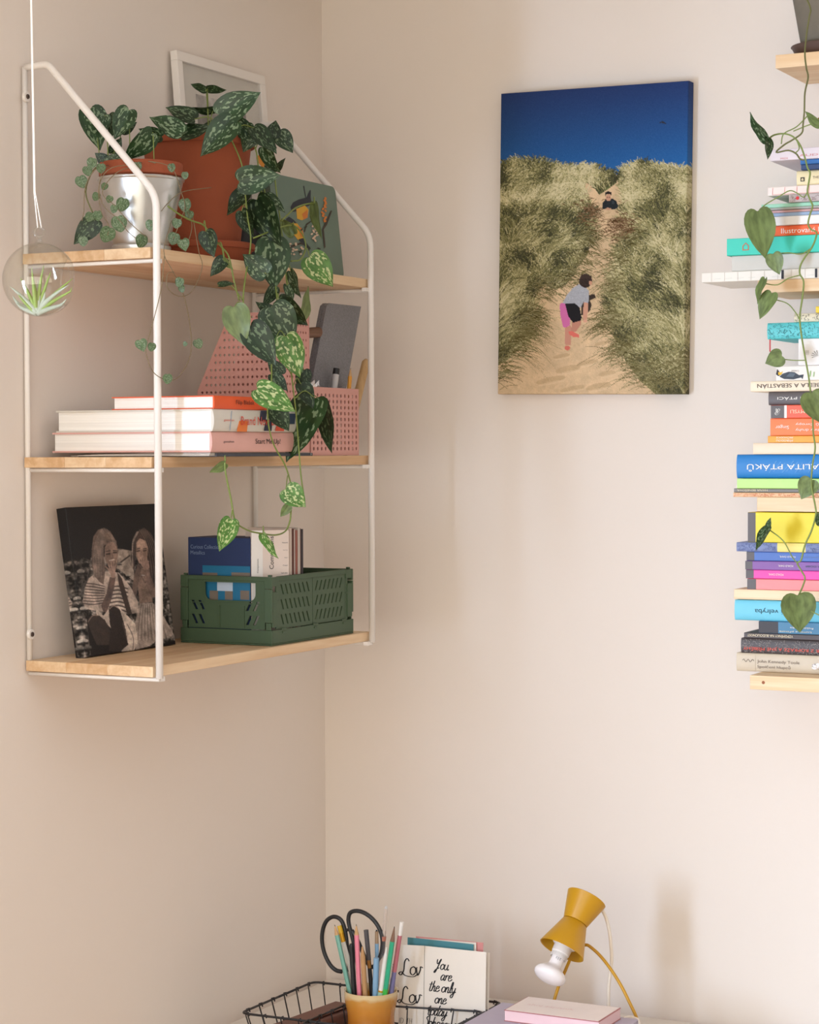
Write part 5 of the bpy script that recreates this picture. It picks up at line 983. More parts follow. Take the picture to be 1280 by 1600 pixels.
GB_ = [(1146, 769.3, (228, 184, 140), .23, 'thin beige and orange patterned book lying directly on the third board', dict(speck=(206, 120, 80), hard=0)),
 (1147, 763, (128, 122, 116), .23, 'thin grey book with cream upside-down lettering', dict(tx=[('HANA BENEŠOVÁ', .006, .0042, T_CREAM, 1, .054)], hard=0)),
 (1152, 747.5, (186, 230, 132), .25, 'plain lime green book under the big blue book', {}),
 (1151, 710, (32, 124, 196), .27, 'big blue book with white upside-down capitals and a feather pattern', dict(tx=[('REALITA PTÁKŮ', .019, .0125, W_, 1, .147, .018)], rnd=.006, feather=1)),
 (1177, 692, (234, 214, 188), .22, 'plain beige book on the big blue book', dict(rnd=.002)),
 (1200, 681, (240, 160, 48), .20, 'thin amber book with small white upside-down lettering', dict(tx=[('PRŮVODCE', .015, .0042, W_, 1, .029, .0082), ('PŘÍRODOU', .015, .0042, W_, 1, .029, .0032)])),
 (1204, 653.8, (242, 124, 60), .20, 'orange book with white upside-down lettering, above the amber one', dict(tx=[('Singer', .009, .0075, W_, 1, .024, .015), ('Všechny druhy', .044, .006, W_, 1, .06, .010), ('ptáků Evropy', .044, .006, W_, 1, .06, .019)])),
 (1205, 633, (236, 94, 64), .20, 'coral red book with a dark grey end and a white bar', dict(band=[(-.0002, .023, GE), (.0232, .0275, (240, 234, 228))], tx=[('V MYSLI', .034, .006, T_CREAM, 1, .035), ('ℛ', .007, .011, W_, 1, .009)])),
 (1201, 612, (92, 84, 84), .20, 'dark grey book with white upside-down capitals', dict(tx=[('NEJKRÁSNĚJŠÍ PTÁCI', .016, .0075, W_, 1, .12)], rnd=.003)),
 (1173, 595.8, (240, 222, 196), .24, 'cream book with dark upside-down capitals, jutting out to the left', dict(tx=[('NOVÁ / BELLA A SEBASTIÁN', .012, .0085, T_BRN, 1, .155)], rnd=.002)),
 (1213, 572, (238, 230, 222), .19, 'white book with a painted black and yellow bird on the spine', dict(bird=1)),
 (1248, 529, (236, 232, 228), .16, 'thick white book with small plant drawings below the turquoise patterned one', dict(plant=1)),
 (1199, 504.5, (92, 196, 200), .22, 'turquoise patterned clothbound book with a red ribbon marker', dict(speck=(46, 110, 116), rnd=.004, ribbon=1)),
 (1241, 490, (222, 212, 184), .16, 'small cream speckled book on the turquoise patterned book', dict(speck=(92, 98, 92), rnd=.002)),
 (1275, 478.5, (232, 200, 48), .12, 'small yellow book at the very right edge on the speckled book', {})]
GC_ = [(1168, 904, (246, 140, 140), .21, 'salmon pink book with a grey end, lowest on the fourth board', dict(band=[(-.0002, .0155, GE)])),
 (1166, 889.5, (240, 72, 170), .21, 'magenta book with a grey end and white lettering', dict(band=[(-.0002, .0135, GE)], tx=[('ROALD DAHL', .040, .0034, W_, 1, .026)])),
 (1165, 876, (132, 84, 158), .21, 'purple book with a grey end and white lettering', dict(band=[(-.0002, .0125, GE)], tx=[('ROALD DAHL', .058, .0032, W_, 1, .026), ('OBR DOBR', .105, .003, T_TEAL, 1, .035)])),
 (1167, 861.5, (76, 112, 186), .21, 'mid blue book with a grey end and white lettering', dict(band=[(-.0002, .0135, GE)], tx=[('ROALD DAHL', .058, .003, W_, 1, .028), ('JAKUB A OBŘÍ BROSKEV', .092, .0026, LB, 1, .055)])),
 (1151, 847, (122, 134, 176), .23, 'slate blue marbled book with a pale yellow label under the yellow book', dict(band=[(.072, .121, (242, 222, 130))], speck=(90, 104, 156), rnd=.002)),
 (1169, 800, (232, 212, 40), .22, 'thick yellow book with a dark grey end', dict(band=[(-.0002, .0135, GE)]))]
GD = [(1151, 1019.5, (206, 190, 166), .23, 'beige paperback with grey lettering, lowest on the bottom board', dict(tx=[('John Kennedy Toole', .037, .0068, T_GREY, 0, .074, .0175), ('Spolčení hlupců', .037, .0068, T_GREY, 0, .058, .0088)], logo=1, rnd=.003)),
 (1158, 996.5, (72, 64, 64), .22, 'dark speckled book with bright red upside-down lettering', dict(tx=[('VAMPÝR Z ROPRAŽE A JINÉ PŘÍBĚHY', .004, .0085, T_RED, 1, .165, .008)], speck=(150, 142, 138), rnd=.003)),
 (1163, 988, (74, 62, 60), .22, 'thin dark brown book with cream upside-down lettering', dict(tx=[('VZPOMÍNKY NA BUDOUCNOST', .006, .0052, T_CREAM, 1, .080)], hard=0)),
 (1186, 970, (66, 124, 160), .19, 'steel blue book with a black end', dict(band=[(-.0002, .034, (56, 52, 56))], tx=[('Praktický rádce', .055, .004, W_, 1, .04, .011), ('Lumír a přátelé', .036, .0034, T_CREAM, 1, .056, .004)])),
 (1148, 937, (112, 198, 222), .26, 'light blue book with dark upside-down lettering', dict(tx=[('Bílá velryba', .036, .0105, T_TEAL, 1, .065)], rnd=.004))]
bi = 0
def speckle(bk, O, Ls, T, c, N=160, seed=0, avoid=()):
    rr_ = random.Random(seed); mb_ = MB()
    for k in range(N):
        x = rr_.uniform(.002, min(Ls, .16)); z = rr_.uniform(.0012, T - .0015); a = rr_.uniform(0, PI); l = rr_.uniform(.0006, .0024); q = .0003
        d = V(math.cos(a), 0, math.sin(a)); e = V(-math.sin(a), 0, math.cos(a)); zc = min(max(z, .0014), T - .0014); c_ = V(O) + V(x, -.0004 - .000002 * k, zc); l = min(l, max(.0004, (min(zc, T - zc) - .0006)))
        if any(s0 - .003 < x < s1 + .003 for s0, s1, _ in avoid): continue
        mb_.add([c_ - d * l - e * q, c_ + d * l - e * q, c_ + d * l + e * q, c_ - d * l + e * q], [(0, 1, 2, 3)])
    s_ = mb_.build('printed_pattern', mat('sp_%d_%d_%d' % c, c, rough=.7), bk)
def blobs(bk, mats_polys, O):
    for i, (c, P) in enumerate(mats_polys):
        MB().prism([(x, z) for x, z in P], V(O) + V(0, -.0009 - .00005 * i, 0), (1, 0, 0), (0, 0, 1), (0, .0002, 0)).build('printed_motif', mat('sp_%d_%d_%d' % c, c, rough=.7), bk)
for grp, (lst, ib) in {'books piled on the second board': (GA, 1), 'books piled on the third board': (GB_, 2), 'books piled on the fourth board': (GC_, 3), 'books piled on the bottom board': (GD, 4)}.items():
    z = bt[ib][1] + .0003
    for (x, yt, col, Ls, lab, o) in lst:
        bi += 1; fy = YS + .002 * ((bi * 7) % 5) - .004 if ib < 4 else YS - .006; p = bz_(x, yt, fy); T = max(p[2] - z - .0003, .0028); O = V(p[0], fy, z)
        if ib == 4: pass
        D_ = min(.168 - (bi % 3) * .012, -fy - .022)
        bk = book('book', lab, O, (1, 0, 0), (0, 1, 0), Ls, D_, T, col, band=o.get('band'), texts=o.get('tx', ()), group=grp, hard=o.get('hard', 1), rnd=min(o.get('rnd', 0), T * .4), cov=min(.0016, T * .22), rough=.5)
        if 'speck' in o: speckle(bk, O, Ls, T, o['speck'], 260 if T > .015 else 150, bi, o.get('band') or ())
        if 'dot' in o: blobs(bk, [((214, 52, 58), [(.015 + .003 * math.cos(a), T / 2 + .003 * math.sin(a)) for a in np.linspace(0, 2 * PI, 13)[:-1]])], O)
        if 'bars' in o:
            for k in range(9): blobs(bk, [((206, 198, 190), [(.017 + k * .0235, .001), (.0176 + k * .0235, .001), (.0176 + k * .0235, T - .001), (.017 + k * .0235, T - .001)])], O)
            for s0_ in (.141, .199): blobs(bk, [((48, 48, 56), [(s0_, .001), (s0_ + .0042, .001), (s0_ + .0042, T - .001), (s0_, T - .001)])], O)
            for k in range(10): blobs(bk, [((196, 200, 192), [(.022 + k * .0205, .005), (.034 + k * .0205, .0055), (.034 + k * .0205, .0059), (.022 + k * .0205, .0054)])], O)
        if 'redl' in o:
            for k in range(7): x0_ = .008 + k * .021; blobs(bk, [((214, 80, 76), [(x0_, .0015), (x0_ + .0005, .0015), (x0_ + .0014, T - .0015), (x0_ + .0009, T - .0015)]), ((214, 80, 76), [(x0_, .0012), (x0_ + .018, .0015), (x0_ + .018, .0019), (x0_, .0016)])], O)
        if 'emblem' in o: blobs(bk, [((64, 60, 56), [(.007, .0065), (.014, .0065), (.014, .0135), (.007, .0135)]), ((236, 220, 176), [(.0085, .008), (.0125, .008), (.0115, .012), (.009, .0115)]), ((64, 60, 56), [(.010, .009), (.0115, .0095), (.0108, .011)])], O)
        if 'feather' in o:
            for k in range(16):
                x0_ = .058 + k * .0075; blobs(bk, [((120, 178, 226), [(x0_, .010 + (k % 3) * .002), (x0_ + .0006, .0098 + (k % 3) * .002), (x0_ + .013, .030 - (k % 4) * .002), (x0_ + .0124, .0302 - (k % 4) * .002)])], V(O) + V(0, .0004, 0))
        if 'bird' in o:
            blobs(bk, [((66, 74, 84), [(.006, .007), (.014, .003), (.030, .002), (.044, .005), (.046, .002), (.048, .010), (.040, .009), (.032, .014), (.022, .015), (.012, .012)]), ((44, 44, 50), [(.000, .011), (.004, .008), (.008, .010), (.006, .015), (.002, .020)]), ((236, 190, 60), [(.004, .010), (.009, .010), (.012, .016), (.008, .014), (.004, .015)]), ((96, 108, 120), [(.018, .007), (.030, .006), (.034, .012), (.024, .013)]),
                       ((160, 196, 130), [(.058, .006), (.060, .006), (.061, .016), (.059, .016)]), ((170, 200, 150), [(.064, .006), (.066, .006), (.067, .014), (.065, .014)])], O)
            text('Crested', O + V(.040, -.0006, .0175), (-1, 0, 0), (0, 0, -1), .0032, bk, T_GREY, wdt=.013)
        if 'plant' in o:
            for k in range(4): text('IIII', O + V(.012, -.0006, .024 - k * .002), (1, 0, 0), (0, 0, 1), .0012, bk, T_GREY, wdt=.006)
            for k in range(5): a = -.4 + k * .45; blobs(bk, [((104, 92, 78), [(.034, .016), (.034 - .010 * math.cos(a) - .001, .016 + .008 * math.sin(a)), (.034 - .012 * math.cos(a), .016 + .009 * math.sin(a) + .001)])], O)
        if 'logo' in o:
            MB().tube([O + V(.011 + t * .020, -.0004, T * .60 + .0022 * math.sin(t * 16)) for t in np.linspace(0, 1, 26)], .00045, 5).build('emblem', T_GREY, bk)
            blobs(bk, [((170, 154, 134), [(.0335, .002), (.0338, .002), (.0338, T - .002), (.0335, T - .002)])], O)
        if 'ribbon' in o: MB().obox(O + V(.002, .006, -.021), (.0022, 0, 0), (0, .0004, 0), (0, 0, .0213)).build('ribbon_marker', mat('ribbon_red', (190, 40, 44), rough=.6), bk)
        z += T + .0003
# blue notebook end peeking out behind the red-lettered book is part of the pile
# white crumpled flower on the bottom board
fl = thing('paper_flower', 'small crumpled white paper flower on the bottom board at the right edge', 'flower', bz_(1276, 1052, -.235))
fc_ = V(bz_(1279, 1050, -.23)); fc_[2] = bt[4][1] + .012; fr_ = random.Random(5)
for k in range(11):
    a = k * 2.4; d = unit(V(math.cos(a), math.sin(a) * .8, .2 + .5 * (k % 3))); bm = bmesh.new(); bmesh.ops.create_icosphere(bm, subdivisions=2, radius=1); mb = MB(); s_ = unit(np.cross(d, (0, 0, 1)))
    mb.add([fc_ + d * (.0065 + v.co.x * .0065) + s_ * v.co.y * .0045 + np.cross(s_, d) * (v.co.z * .0012 + .0016 * math.sin(v.co.y * 5 + k)) for v in bm.verts], [tuple(v.index for v in f.verts) for f in bm.faces]); bm.free(); mb.build('petal', mat('paper_white', (248, 242, 238), rough=.9), fl, smooth=True)
# concrete pot with the trailing vine on the top board
GPX = bz_(1248, 60, -.12); gpc = V(GPX[0] + .052, -.115); gz = bt[0][1] + .0003
s2 = MB().lathe([(0, 0), (.050, 0), (.053, .002), (.0625, .020), (.0645, .0215), (.064, .0225), (.061, .022), (.050, .004), (0, .003)], (gpc[0], gpc[1], gz), n=56).build('pot_saucer', mat('saucer_brown', (96, 76, 68), rough=.55), None, auto=35)
tag(s2, 'dark brown saucer under the grey pot on the top right board', 'saucer')
gpl = thing('potted_satin_pothos', 'grey concrete pot whose long pothos vine hangs past the books on the right', 'plant', (gpc[0], gpc[1], gz + .004))
MB().lathe([(0, 0), (.042, 0), (.044, .002), (.064, .115), (.064, .118), (.058, .118), (.057, .110), (0, .108)], (gpc[0], gpc[1], gz + .0045), n=56).build('pot', mat('concrete_grey', (118, 110, 96), rough=.95, var=.12, vscale=60, bump=.3, bscale=250), gpl, auto=35)
YV = -.262
def fv(px, py, ly=0): return hit(px, py, 'y', YV - .006 * ly)
gs = V(gpc[0] - .02, gpc[1] - .03, gz + .114)
v1 = [gs, V(gpc[0] - .035, -.205, gz + .135)] + [hit(x, y, 'y', yy) for x, y, yy in ((1265, 8, -.235), (1265, 25, -.238), (1261, 50, -.24), (1258, 82, -.245), (1260, 105, -.25), (1263, 121, -.255), (1258, 145, -.262), (1257, 175, -.262))] + [fv(1255, 195), fv(1253, 208), fv(1238, 219), fv(1226, 226), fv(1213, 238), fv(1232, 235), fv(1244, 240), fv(1250, 248), fv(1256, 250)]
v2 = [fv(x, y) for x, y in ((1200, 218), (1210, 211), (1226, 209), (1240, 214), (1250, 226), (1257, 243), (1262, 262), (1266, 270), (1264, 285), (1262, 300), (1266, 312), (1270, 322), (1266, 335), (1263, 350), (1268, 359), (1276, 363), (1274, 375), (1268, 388), (1258, 402), (1251, 415), (1250, 428), (1256, 440), (1254, 465), (1250, 495), (1252, 520), (1256, 545), (1259, 562), (1264, 590), (1267, 615), (1270, 650), (1271, 676), (1274, 700), (1270, 725), (1268, 748), (1269, 765), (1274, 790), (1275, 805), (1268, 830), (1258, 852), (1252, 875), (1246, 880), (1253, 893), (1258, 903), (1255, 915), (1247, 935), (1250, 947), (1240, 958), (1228, 955), (1224, 940))]
v3 = [fv(x, y) for x, y in ((1263, 180), (1245, 198), (1225, 209), (1221, 225))]
v4 = [fv(x, y) for x, y in ((1246, 945), (1262, 952), (1280, 961), (1300, 968))]
v5 = [fv(1245, 218), fv(1249, 232), fv(1242, 240)]
pets = [[fv(x, y) for x, y in q] for q in (((1262, 300), (1256, 308), (1246, 302), (1234, 298), (1216, 308), (1196, 320), (1184, 332)), ((1268, 388), (1252, 397), (1232, 395), (1208, 397)), ((1250, 430), (1232, 435), (1215, 445), (1195, 443)), ((1250, 500), (1243, 488), (1230, 474), (1207, 467)), ((1258, 563), (1240, 563), (1222, 561)), ((1246, 880), (1238, 870), (1224, 845), (1200, 826)), ((1276, 192), (1262, 196), (1240, 205)))]
stems([v1], .0014, gpl, STEMB); stems([v2], .0015, gpl, STEM); stems([v3, v5, v4] + pets, .001, gpl, STEM, 'petiole')
VL = [(1201, 219, 1167, 180, 14, 'f', 1), (1200, 217, 1201, 249, 13, 'f', 1), (1184, 330, 1197, 404, 48, 'b', 2), (1208, 397, 1218, 429, 28, 'b', 1), (1196, 436, 1180, 474, 11, 'b', 1), (1206, 458, 1186, 497, 26, 'b', 1), (1222, 556, 1196, 568, 30, 'b', 1),
      (1268, 614, 1284, 662, 44, 'b', 1), (1268, 750, 1252, 780, 34, 'b', -1), (1200, 826, 1203, 808, 9, 'f', 1), (1200, 824, 1179, 859, 14, 'f', 1), (1246, 930, 1251, 989, 56, 'b', 1.6), (1282, 196, 1257, 175, 14, 'b', 1), (1282, 820, 1278, 800, 14, 'f', 0)]
leafset(VL, fv, gpl, [])
leaf(fv(1283, 186), fv(1274, 200), .012, gpl, mat('dead_leaf', (150, 78, 40), rough=.8), .3, name='dead_leaf')
# ------------------------------------------------------------------ desk: wire baskets
BLK = mat('black_wire', (38, 36, 38), rough=.45)
RZ = .845
def wirebox(name, label, cat, P, rz, bot, rw, fine, n_side, loc):
    t_ = thing(name, label, cat, loc); P = [V(p[0], p[1], rz) for p in P]
    ring = fillet([(P[0] + P[1]) / 2] + P[1:] + [P[0], (P[0] + P[1]) / 2], .016, 5); MB().tube(ring, rw, 8).build('rim', BLK, t_, smooth=True)
    cen_ = sum(P) / 4; Q = [cen_ + (p - cen_) * .94 for p in P]; Q = [V(q[0], q[1], bot) for q in Q]
    MB().tube(fillet([(Q[0] + Q[1]) / 2] + Q[1:] + [Q[0], (Q[0] + Q[1]) / 2], .016, 4), rw * .8, 6).build('bottom_ring', BLK, t_, smooth=True)
    for i in range(4):
        n_ = n_side[i % 2]
        for k in range(n_):
            f_ = (k + .6) / n_; a, b = P[i] + (P[(i + 1) % 4] - P[i]) * f_, Q[i] + (Q[(i + 1) % 4] - Q[i]) * f_; inw = unit(b * V(1, 1, 0) - a * V(1, 1, 0) + 1e-9)
            out_ = -inw * (rw + fine)
            MB().tube([a + inw * .003 + V(0, 0, -.004), a + inw * .0015 + V(0, 0, rw + fine * .7), a + out_ * .9 + V(0, 0, rw * .6), a + out_ * .7 + V(0, 0, -.004), b + V(0, 0, fine)], fine, 6).build('wire', BLK, t_, smooth=True)
    for k in range(7):
        f_ = (k + .5) / 7; MB().tube([Q[0] + (Q[1] - Q[0]) * f_, Q[3] + (Q[2] - Q[3]) * f_], fine, 5).build('wire', BLK, t_)
    return t_
hA_ = [hit(x, y, 'z', RZ) for x, y in ((376, 1583), (490, 1534), (785, 1567), (700, 1628))]
Ab = [hA_[0], hA_[1], hA_[2], hA_[0] + (hA_[2] - hA_[1])]
wirebox('wire_basket', 'large black wire basket in the corner of the desk holding the cards', 'basket', Ab, RZ, DZ + .003, .0022, .0013, (6, 11), (sum(Ab) / 4)[:2].tolist() + [DZ])
h2 = [hit(x, y, 'z', RZ + .001) for x, y in ((470, 1600), (545, 1568), (757, 1581))]
Bb = [h2[0], h2[1], h2[2], h2[0] + (h2[2] - h2[1])]
wirebox('wire_tray', 'smaller black wire tray nested in the large wire basket, holding the pen tumbler', 'tray', Bb, RZ + .001, DZ + .008, .0019, .0012, (4, 6), (sum(Bb) / 4)[:2].tolist() + [DZ + .008])
# brown leather case in the basket
lp = [hit(x, y, 'z', RZ - .012) for x, y in ((448, 1585), (520, 1565), (545, 1572))]
LEA = mat('brown_leather', (112, 74, 62), rough=.55, bump=.25, bscale=240)
lcs = thing('leather_case', 'reddish brown leather case lying in the left end of the wire basket', 'case', (lp[0][0] + .05, lp[0][1], DZ + .006))
o0 = hit(430, 1597, 'z', RZ - .012); o1 = hit(521, 1564, 'z', RZ - .012); uu = unit((o1 - o0) * V(1, 1, 0)); nn = V(uu[1], -uu[0], 0)
MB().obox(V(o0[0], o0[1], DZ + .008) - uu * .02, uu * (np.linalg.norm(o1 - o0) + .02), nn * .058, (0, 0, RZ - .012 - DZ - .010), .008).build('body', LEA, lcs, smooth=True)
MB().obox(V(o0[0], o0[1], RZ - .0118) - uu * .018 + nn * .0095, uu * (np.linalg.norm(o1 - o0) + .012), nn * .040, (0, 0, .0022), .0008).build('flap', LEA, lcs)
# cards
CARD = mat('card_white', (236, 226, 214), rough=.8, var=.02)
def card(name, label, pts_px, y, m, th=.0011, bottom=None, group=None, lean=.06):
    TLp, TRp = [hit(px, py, 'y', y) for px, py in pts_px[:2]]; a = unit(TRp - TLp); a0 = unit(V(a[0], a[1], 0)); 
    roll_ = a[2]; b = unit(V(-roll_ * a0[0], -lean, -1)); b = unit(b - a * np.dot(b, a)); n = np.cross(b, a); n = n if n[1] < 0 else -n
    Hh = (TLp[2] - (bottom or DZ + .012)) - .004; t_ = thing(name, label, 'card', V(TLp[0], TLp[1], TLp[2] - Hh), group)
    MB().obox(TLp - n * th, a * np.linalg.norm(TRp - TLp), b * Hh, n * th, .0001).build('sheet', m, t_); return t_, TLp, a, b, n
YC = Ab[1][1] * .55 + Bb[1][1] * .45
c_, TLp, a, b, n = card('pink_card', 'pink card standing rearmost in the basket behind the lettered card', [(650, 1463), (755, 1473)], YC + .028, mat('card_pink', (214, 142, 138), rough=.7)); 
c_, TLp, a, b, n = card('cream_card', 'cream card edge showing between the teal and the pink card', [(655, 1466), (744, 1473)], YC + .024, CARD)
c_, TLp, a, b, n = card('teal_card', 'teal blue envelope card standing behind the lettered card', [(637, 1464.5), (740, 1475.5)], YC + .020, mat('card_teal', (72, 132, 142), rough=.7))
c_, TLp, a, b, n = card('white_card', 'plain white card leaning just behind the right edge of the lettered card', [(690, 1481), (765, 1489)], YC + .010, CARD)
P0 = hit(626, 1474, 'y', YC); P1 = hit(664, 1477.5, 'y', YC + .0); 
card1, TLp, a, b, n = card('lettered_card', 'white folded card with large black hand lettering, front panel of the cards in the basket', [(664, 1478), (760, 1488)], YC, CARD)
script([('You', 2.1, -3.9), ('are', 3.2, -5.8), ('the only', .9, -7.9), ('one', 2.1, -10.0), ('today', .7, -12.2), ('Sohappy', .1, -14.3)], TLp, a, -b, .0099, card1, INK, thick=.21, slant=.3)
c2 = MB(); a2 = unit(a * .965 + n * .26 * -1.0); O2 = TLp - a * .0004 - n * .0003
c2.obox(O2 - a2 * .046 - n * .001, a2 * .0455, b * (TLp[2] - DZ - .02), n * .001, .0001); c2.build('left_panel', CARD, card1)
n2 = np.cross(b, a2); n2 = n2 if n2[1] < 0 else -n2
script([('L', 0, 0), ('o', 1.15, .1), ('v', 1.85, .1), ('L', -.1, -3.3), ('o', 1.1, -3.2), ('v', 1.8, -3.2)], O2 - a2 * .0435 + b * .054 + n2 * .0006, a2, -b, .0150, card1, INK, thick=.14, slant=.1)
script([('ID TH', 0, 0)], O2 - a2 * .046 + b * .1390 + n2 * .0006 + a2 * .002, a2, -b, .0078, card1, INK, thick=.08, slant=.1)
# cup with pens
cyy = -.395; cL, cR = hit(538.5, 1549, 'y', cyy), hit(621.5, 1549, 'y', cyy); CC = (cL + cR) / 2; CC = V(CC[0], CC[1], 0); cr_ = np.linalg.norm(cR - cL) / 2 * .905; crz = hit(580, 1547, 'y', cyy)[2]
cup = thing('ceramic_tumbler', 'amber glazed ceramic tumbler full of pens and pencils in the wire tray', 'cup', (CC[0], CC[1], DZ + .010))
prof = []
hC = crz - DZ - .010
for t in np.linspace(0, 1, 22): prof.append((cr_ * (.80 + .18 * t + .022 * math.sin(t * 9.5) - .05 * (t > .93) * (t - .93) / .07 * .2), hC * t))
prof = [(0, 0)] + prof + [(cr_ * .975, hC + .0012), (cr_ * .94, hC)] + [(cr_ * (.74 + .17 * t), hC * t) for t in np.linspace(.97, .06, 14)] + [(0, hC * .06)]
gm = bpy.data.materials.new('amber_glaze'); gm.use_nodes = True; nt = gm.node_tree; bs = nt.nodes['Principled BSDF']; bs.inputs['Roughness'].default_value = .16; bs.inputs['Coat Weight'].default_value = .4
tc = nt.nodes.new('ShaderNodeTexCoord'); sx = nt.nodes.new('ShaderNodeSeparateXYZ'); nt.links.new(tc.outputs['Object'], sx.inputs[0]); nz_ = nt.nodes.new('ShaderNodeTexNoise'); nz_.inputs['Scale'].default_value = 40; nt.links.new(tc.outputs['Object'], nz_.inputs['Vector'])
ma = nt.nodes.new('ShaderNodeMath'); ma.operation = 'MULTIPLY_ADD'; ma.inputs[1].default_value = .020; nt.links.new(nz_.outputs['Fac'], ma.inputs[0]); nt.links.new(sx.outputs[2], ma.inputs[2])
mr = nt.nodes.new('ShaderNodeMapRange'); mr.inputs[1].default_value = hC * .35; mr.inputs[2].default_value = hC * 1.12; nt.links.new(ma.outputs[0], mr.inputs[0])
nt.links.new(ramp(nt, mr.outputs[0], [(0, lin((186, 112, 36))), (.55, lin((212, 142, 58))), (.80, lin((206, 146, 66))), (.90, lin((222, 196, 148)))]), bs.inputs['Base Color'])
MB().lathe(prof, (CC[0], CC[1], DZ + .0100), n=56).build('body', gm, cup, smooth=True)
def wp(zx, zy, y): return hit(360 + zx / 2.909, 1380 + zy / 2.909, 'y', y)
zi = DZ + .022
def pen(name, label, cat, top, low, y, segs, n=12, group=None):
    """top / low: enlarged-crop points; the shaft continues down into the cup"""
    A = wp(*top, y); B = wp(*low, y); d = unit(B - A); t = (A[2] - zi) / -d[2]; E_ = A + d * t
    off = V(E_[0] - CC[0], E_[1] - CC[1], 0); r_ = np.linalg.norm(off); lim = cr_ * .62
    if r_ > lim: E_ = V(CC[0], CC[1], E_[2]) + off / r_ * lim
    L_ = np.linalg.norm(A - E_); return stick(name, label, cat, E_, A, [(nm, a if a >= 0 else 0, b, r0, r1, m) for nm, a, b, r0, r1, m in segs], group, n), L_
pmint = mat('pencil_mint', (118, 176, 160), rough=.45); ppink = mat('pencil_pink', (236, 136, 158), rough=.45); pgr = mat('pencil_jade', (44, 170, 128), rough=.4); pgr2 = mat('pencil_green', (60, 182, 70), rough=.4); white = mat('plastic_white', (232, 228, 222), rough=.4)
gold = mat('ferrule_gold', (222, 168, 48), rough=.3, metal=.6); yel = mat('band_yellow', (236, 192, 50), rough=.4); kraft = mat('pencil_kraft', (186, 142, 96), rough=.7); dgrey = mat('marker_grey', (78, 76, 80), rough=.45); brass = mat('brass', (176, 128, 70), rough=.3, metal=.8)
lblue = mat('pen_blue', (132, 172, 204), rough=.4); clr = mat('clear_plastic', (250, 244, 242), rough=.05, trans=.9); rose = mat('pen_rose', (190, 110, 120), rough=.4); purp = mat('pen_purple', (122, 116, 160), rough=.4)
pen('pencil', 'mint green pencil, leftmost in the tumbler', 'pencil', (474, 188), (540, 480), -.405, [('barrel', 0, .90, .0042, .0042, pmint), ('tip', .90, .985, .0042, .0009, WOODT), ('lead', .985, 1, .0009, .0003, LEAD)], 6)
pen('pencil', 'white pencil with a yellow and gold end beside the scissors', 'pencil', (496, 193), (548, 400), -.385, [('barrel', 0, .84, .0040, .0040, white), ('ferrule', .84, .93, .0044, .0044, gold), ('eraser', .93, 1, .0044, .0042, yel)], 12)
pen('ballpoint_pen', 'black pen between the white and the pink pencil', 'pen', (550, 275), (562, 480), -.408, [('barrel', 0, .97, .0046, .0046, BLACKP), ('cap', .97, 1, .0046, .003, BLACKP)])
pen('pencil', 'pink pencil in the middle of the tumbler', 'pencil', (572, 186), (586, 488), -.415, [('barrel', 0, .90, .0042, .0042, ppink), ('tip', .90, .985, .0042, .0009, WOODT), ('lead', .985, 1, .0009, .0003, LEAD)], 6)
pen('pencil', 'unpainted brown paper pencil right of the pink one', 'pencil', (600, 288), (612, 488), -.416, [('barrel', 0, .88, .0044, .0044, kraft), ('tip', .88, 1, .0044, .0012, kraft)], 10)
pen('brush_pen', 'brush pen with a dark grey flat end and brass collar', 'pen', (617, 212), (642, 480), -.395, [('barrel', 0, .62, .0050, .0036, BLACKP), ('collar', .62, .70, .0037, .0038, brass), ('end', .70, 1, .0040, .0042, dgrey)])
pen('ballpoint_pen', 'light blue slim pen behind the brush pen', 'pen', (665, 212), (668, 440), -.375, [('barrel', 0, .86, .0036, .0036, lblue), ('cap', .86, .985, .0034, .0030, mat('pen_tan', (170, 140, 110), rough=.5)), ('button', .985, 1, .0018, .0014, LEAD)])
pen('marker_pen', 'short pale blue capped marker in front of the clear ruler', 'pen', (664, 340), (660, 470), -.410, [('barrel', 0, .60, .0052, .0052, lblue), ('cap', .60, 1, .0054, .0050, lblue)])
pen('glass_dropper', 'clear dropper standing tallest in the tumbler', 'dropper', (709, 104), (690, 330), -.388, [('barrel', 0, .72, .0042, .0042, clr), ('collar', .72, .755, .0046, .0046, mat('collar_copper', (176, 110, 90), rough=.4)), ('tube', .755, .98, .0034, .0030, clr), ('tip', .98, 1, .0030, .002, GREYP)])
pen('brush_pen', 'white pen with a pale mint lower half', 'pen', (712, 290), (686, 485), -.412, [('barrel', 0, .48, .0058, .0056, mat('pen_pale_mint', (160, 200, 178), rough=.4)), ('collar', .48, .50, .0052, .0052, gold), ('grip', .50, .86, .0048, .0042, white), ('tip', .86, 1, .0042, .0012, white)])
pen('pencil', 'jade green pencil with a bright green lower half', 'pencil', (746, 196), (713, 484), -.416, [('barrel', 0, .42, .0043, .0043, pgr2), ('upper_barrel', .42, .86, .0043, .0043, pgr), ('tip', .86, .985, .0042, .0010, mat('tip_brown', (128, 96, 76), rough=.6)), ('lead', .985, 1, .0010, .0003, LEAD)], 6)
pen('gel_pen', 'clear gel pen with a rose red barrel, rightmost in the tumbler', 'pen', (780, 176), (754, 460), -.400, [('barrel', 0, .55, .0040, .0040, purp), ('upper_barrel', .55, .88, .0040, .0040, rose), ('cap', .88, 1, .0040, .0038, white)])
pen('gel_pen', 'short violet pen low behind the jade green pencil', 'pen', (748, 370), (742, 470), -.392, [('barrel', 0, .8, .0046, .0046, purp), ('cap', .8, 1, .0048, .0046, clr)])
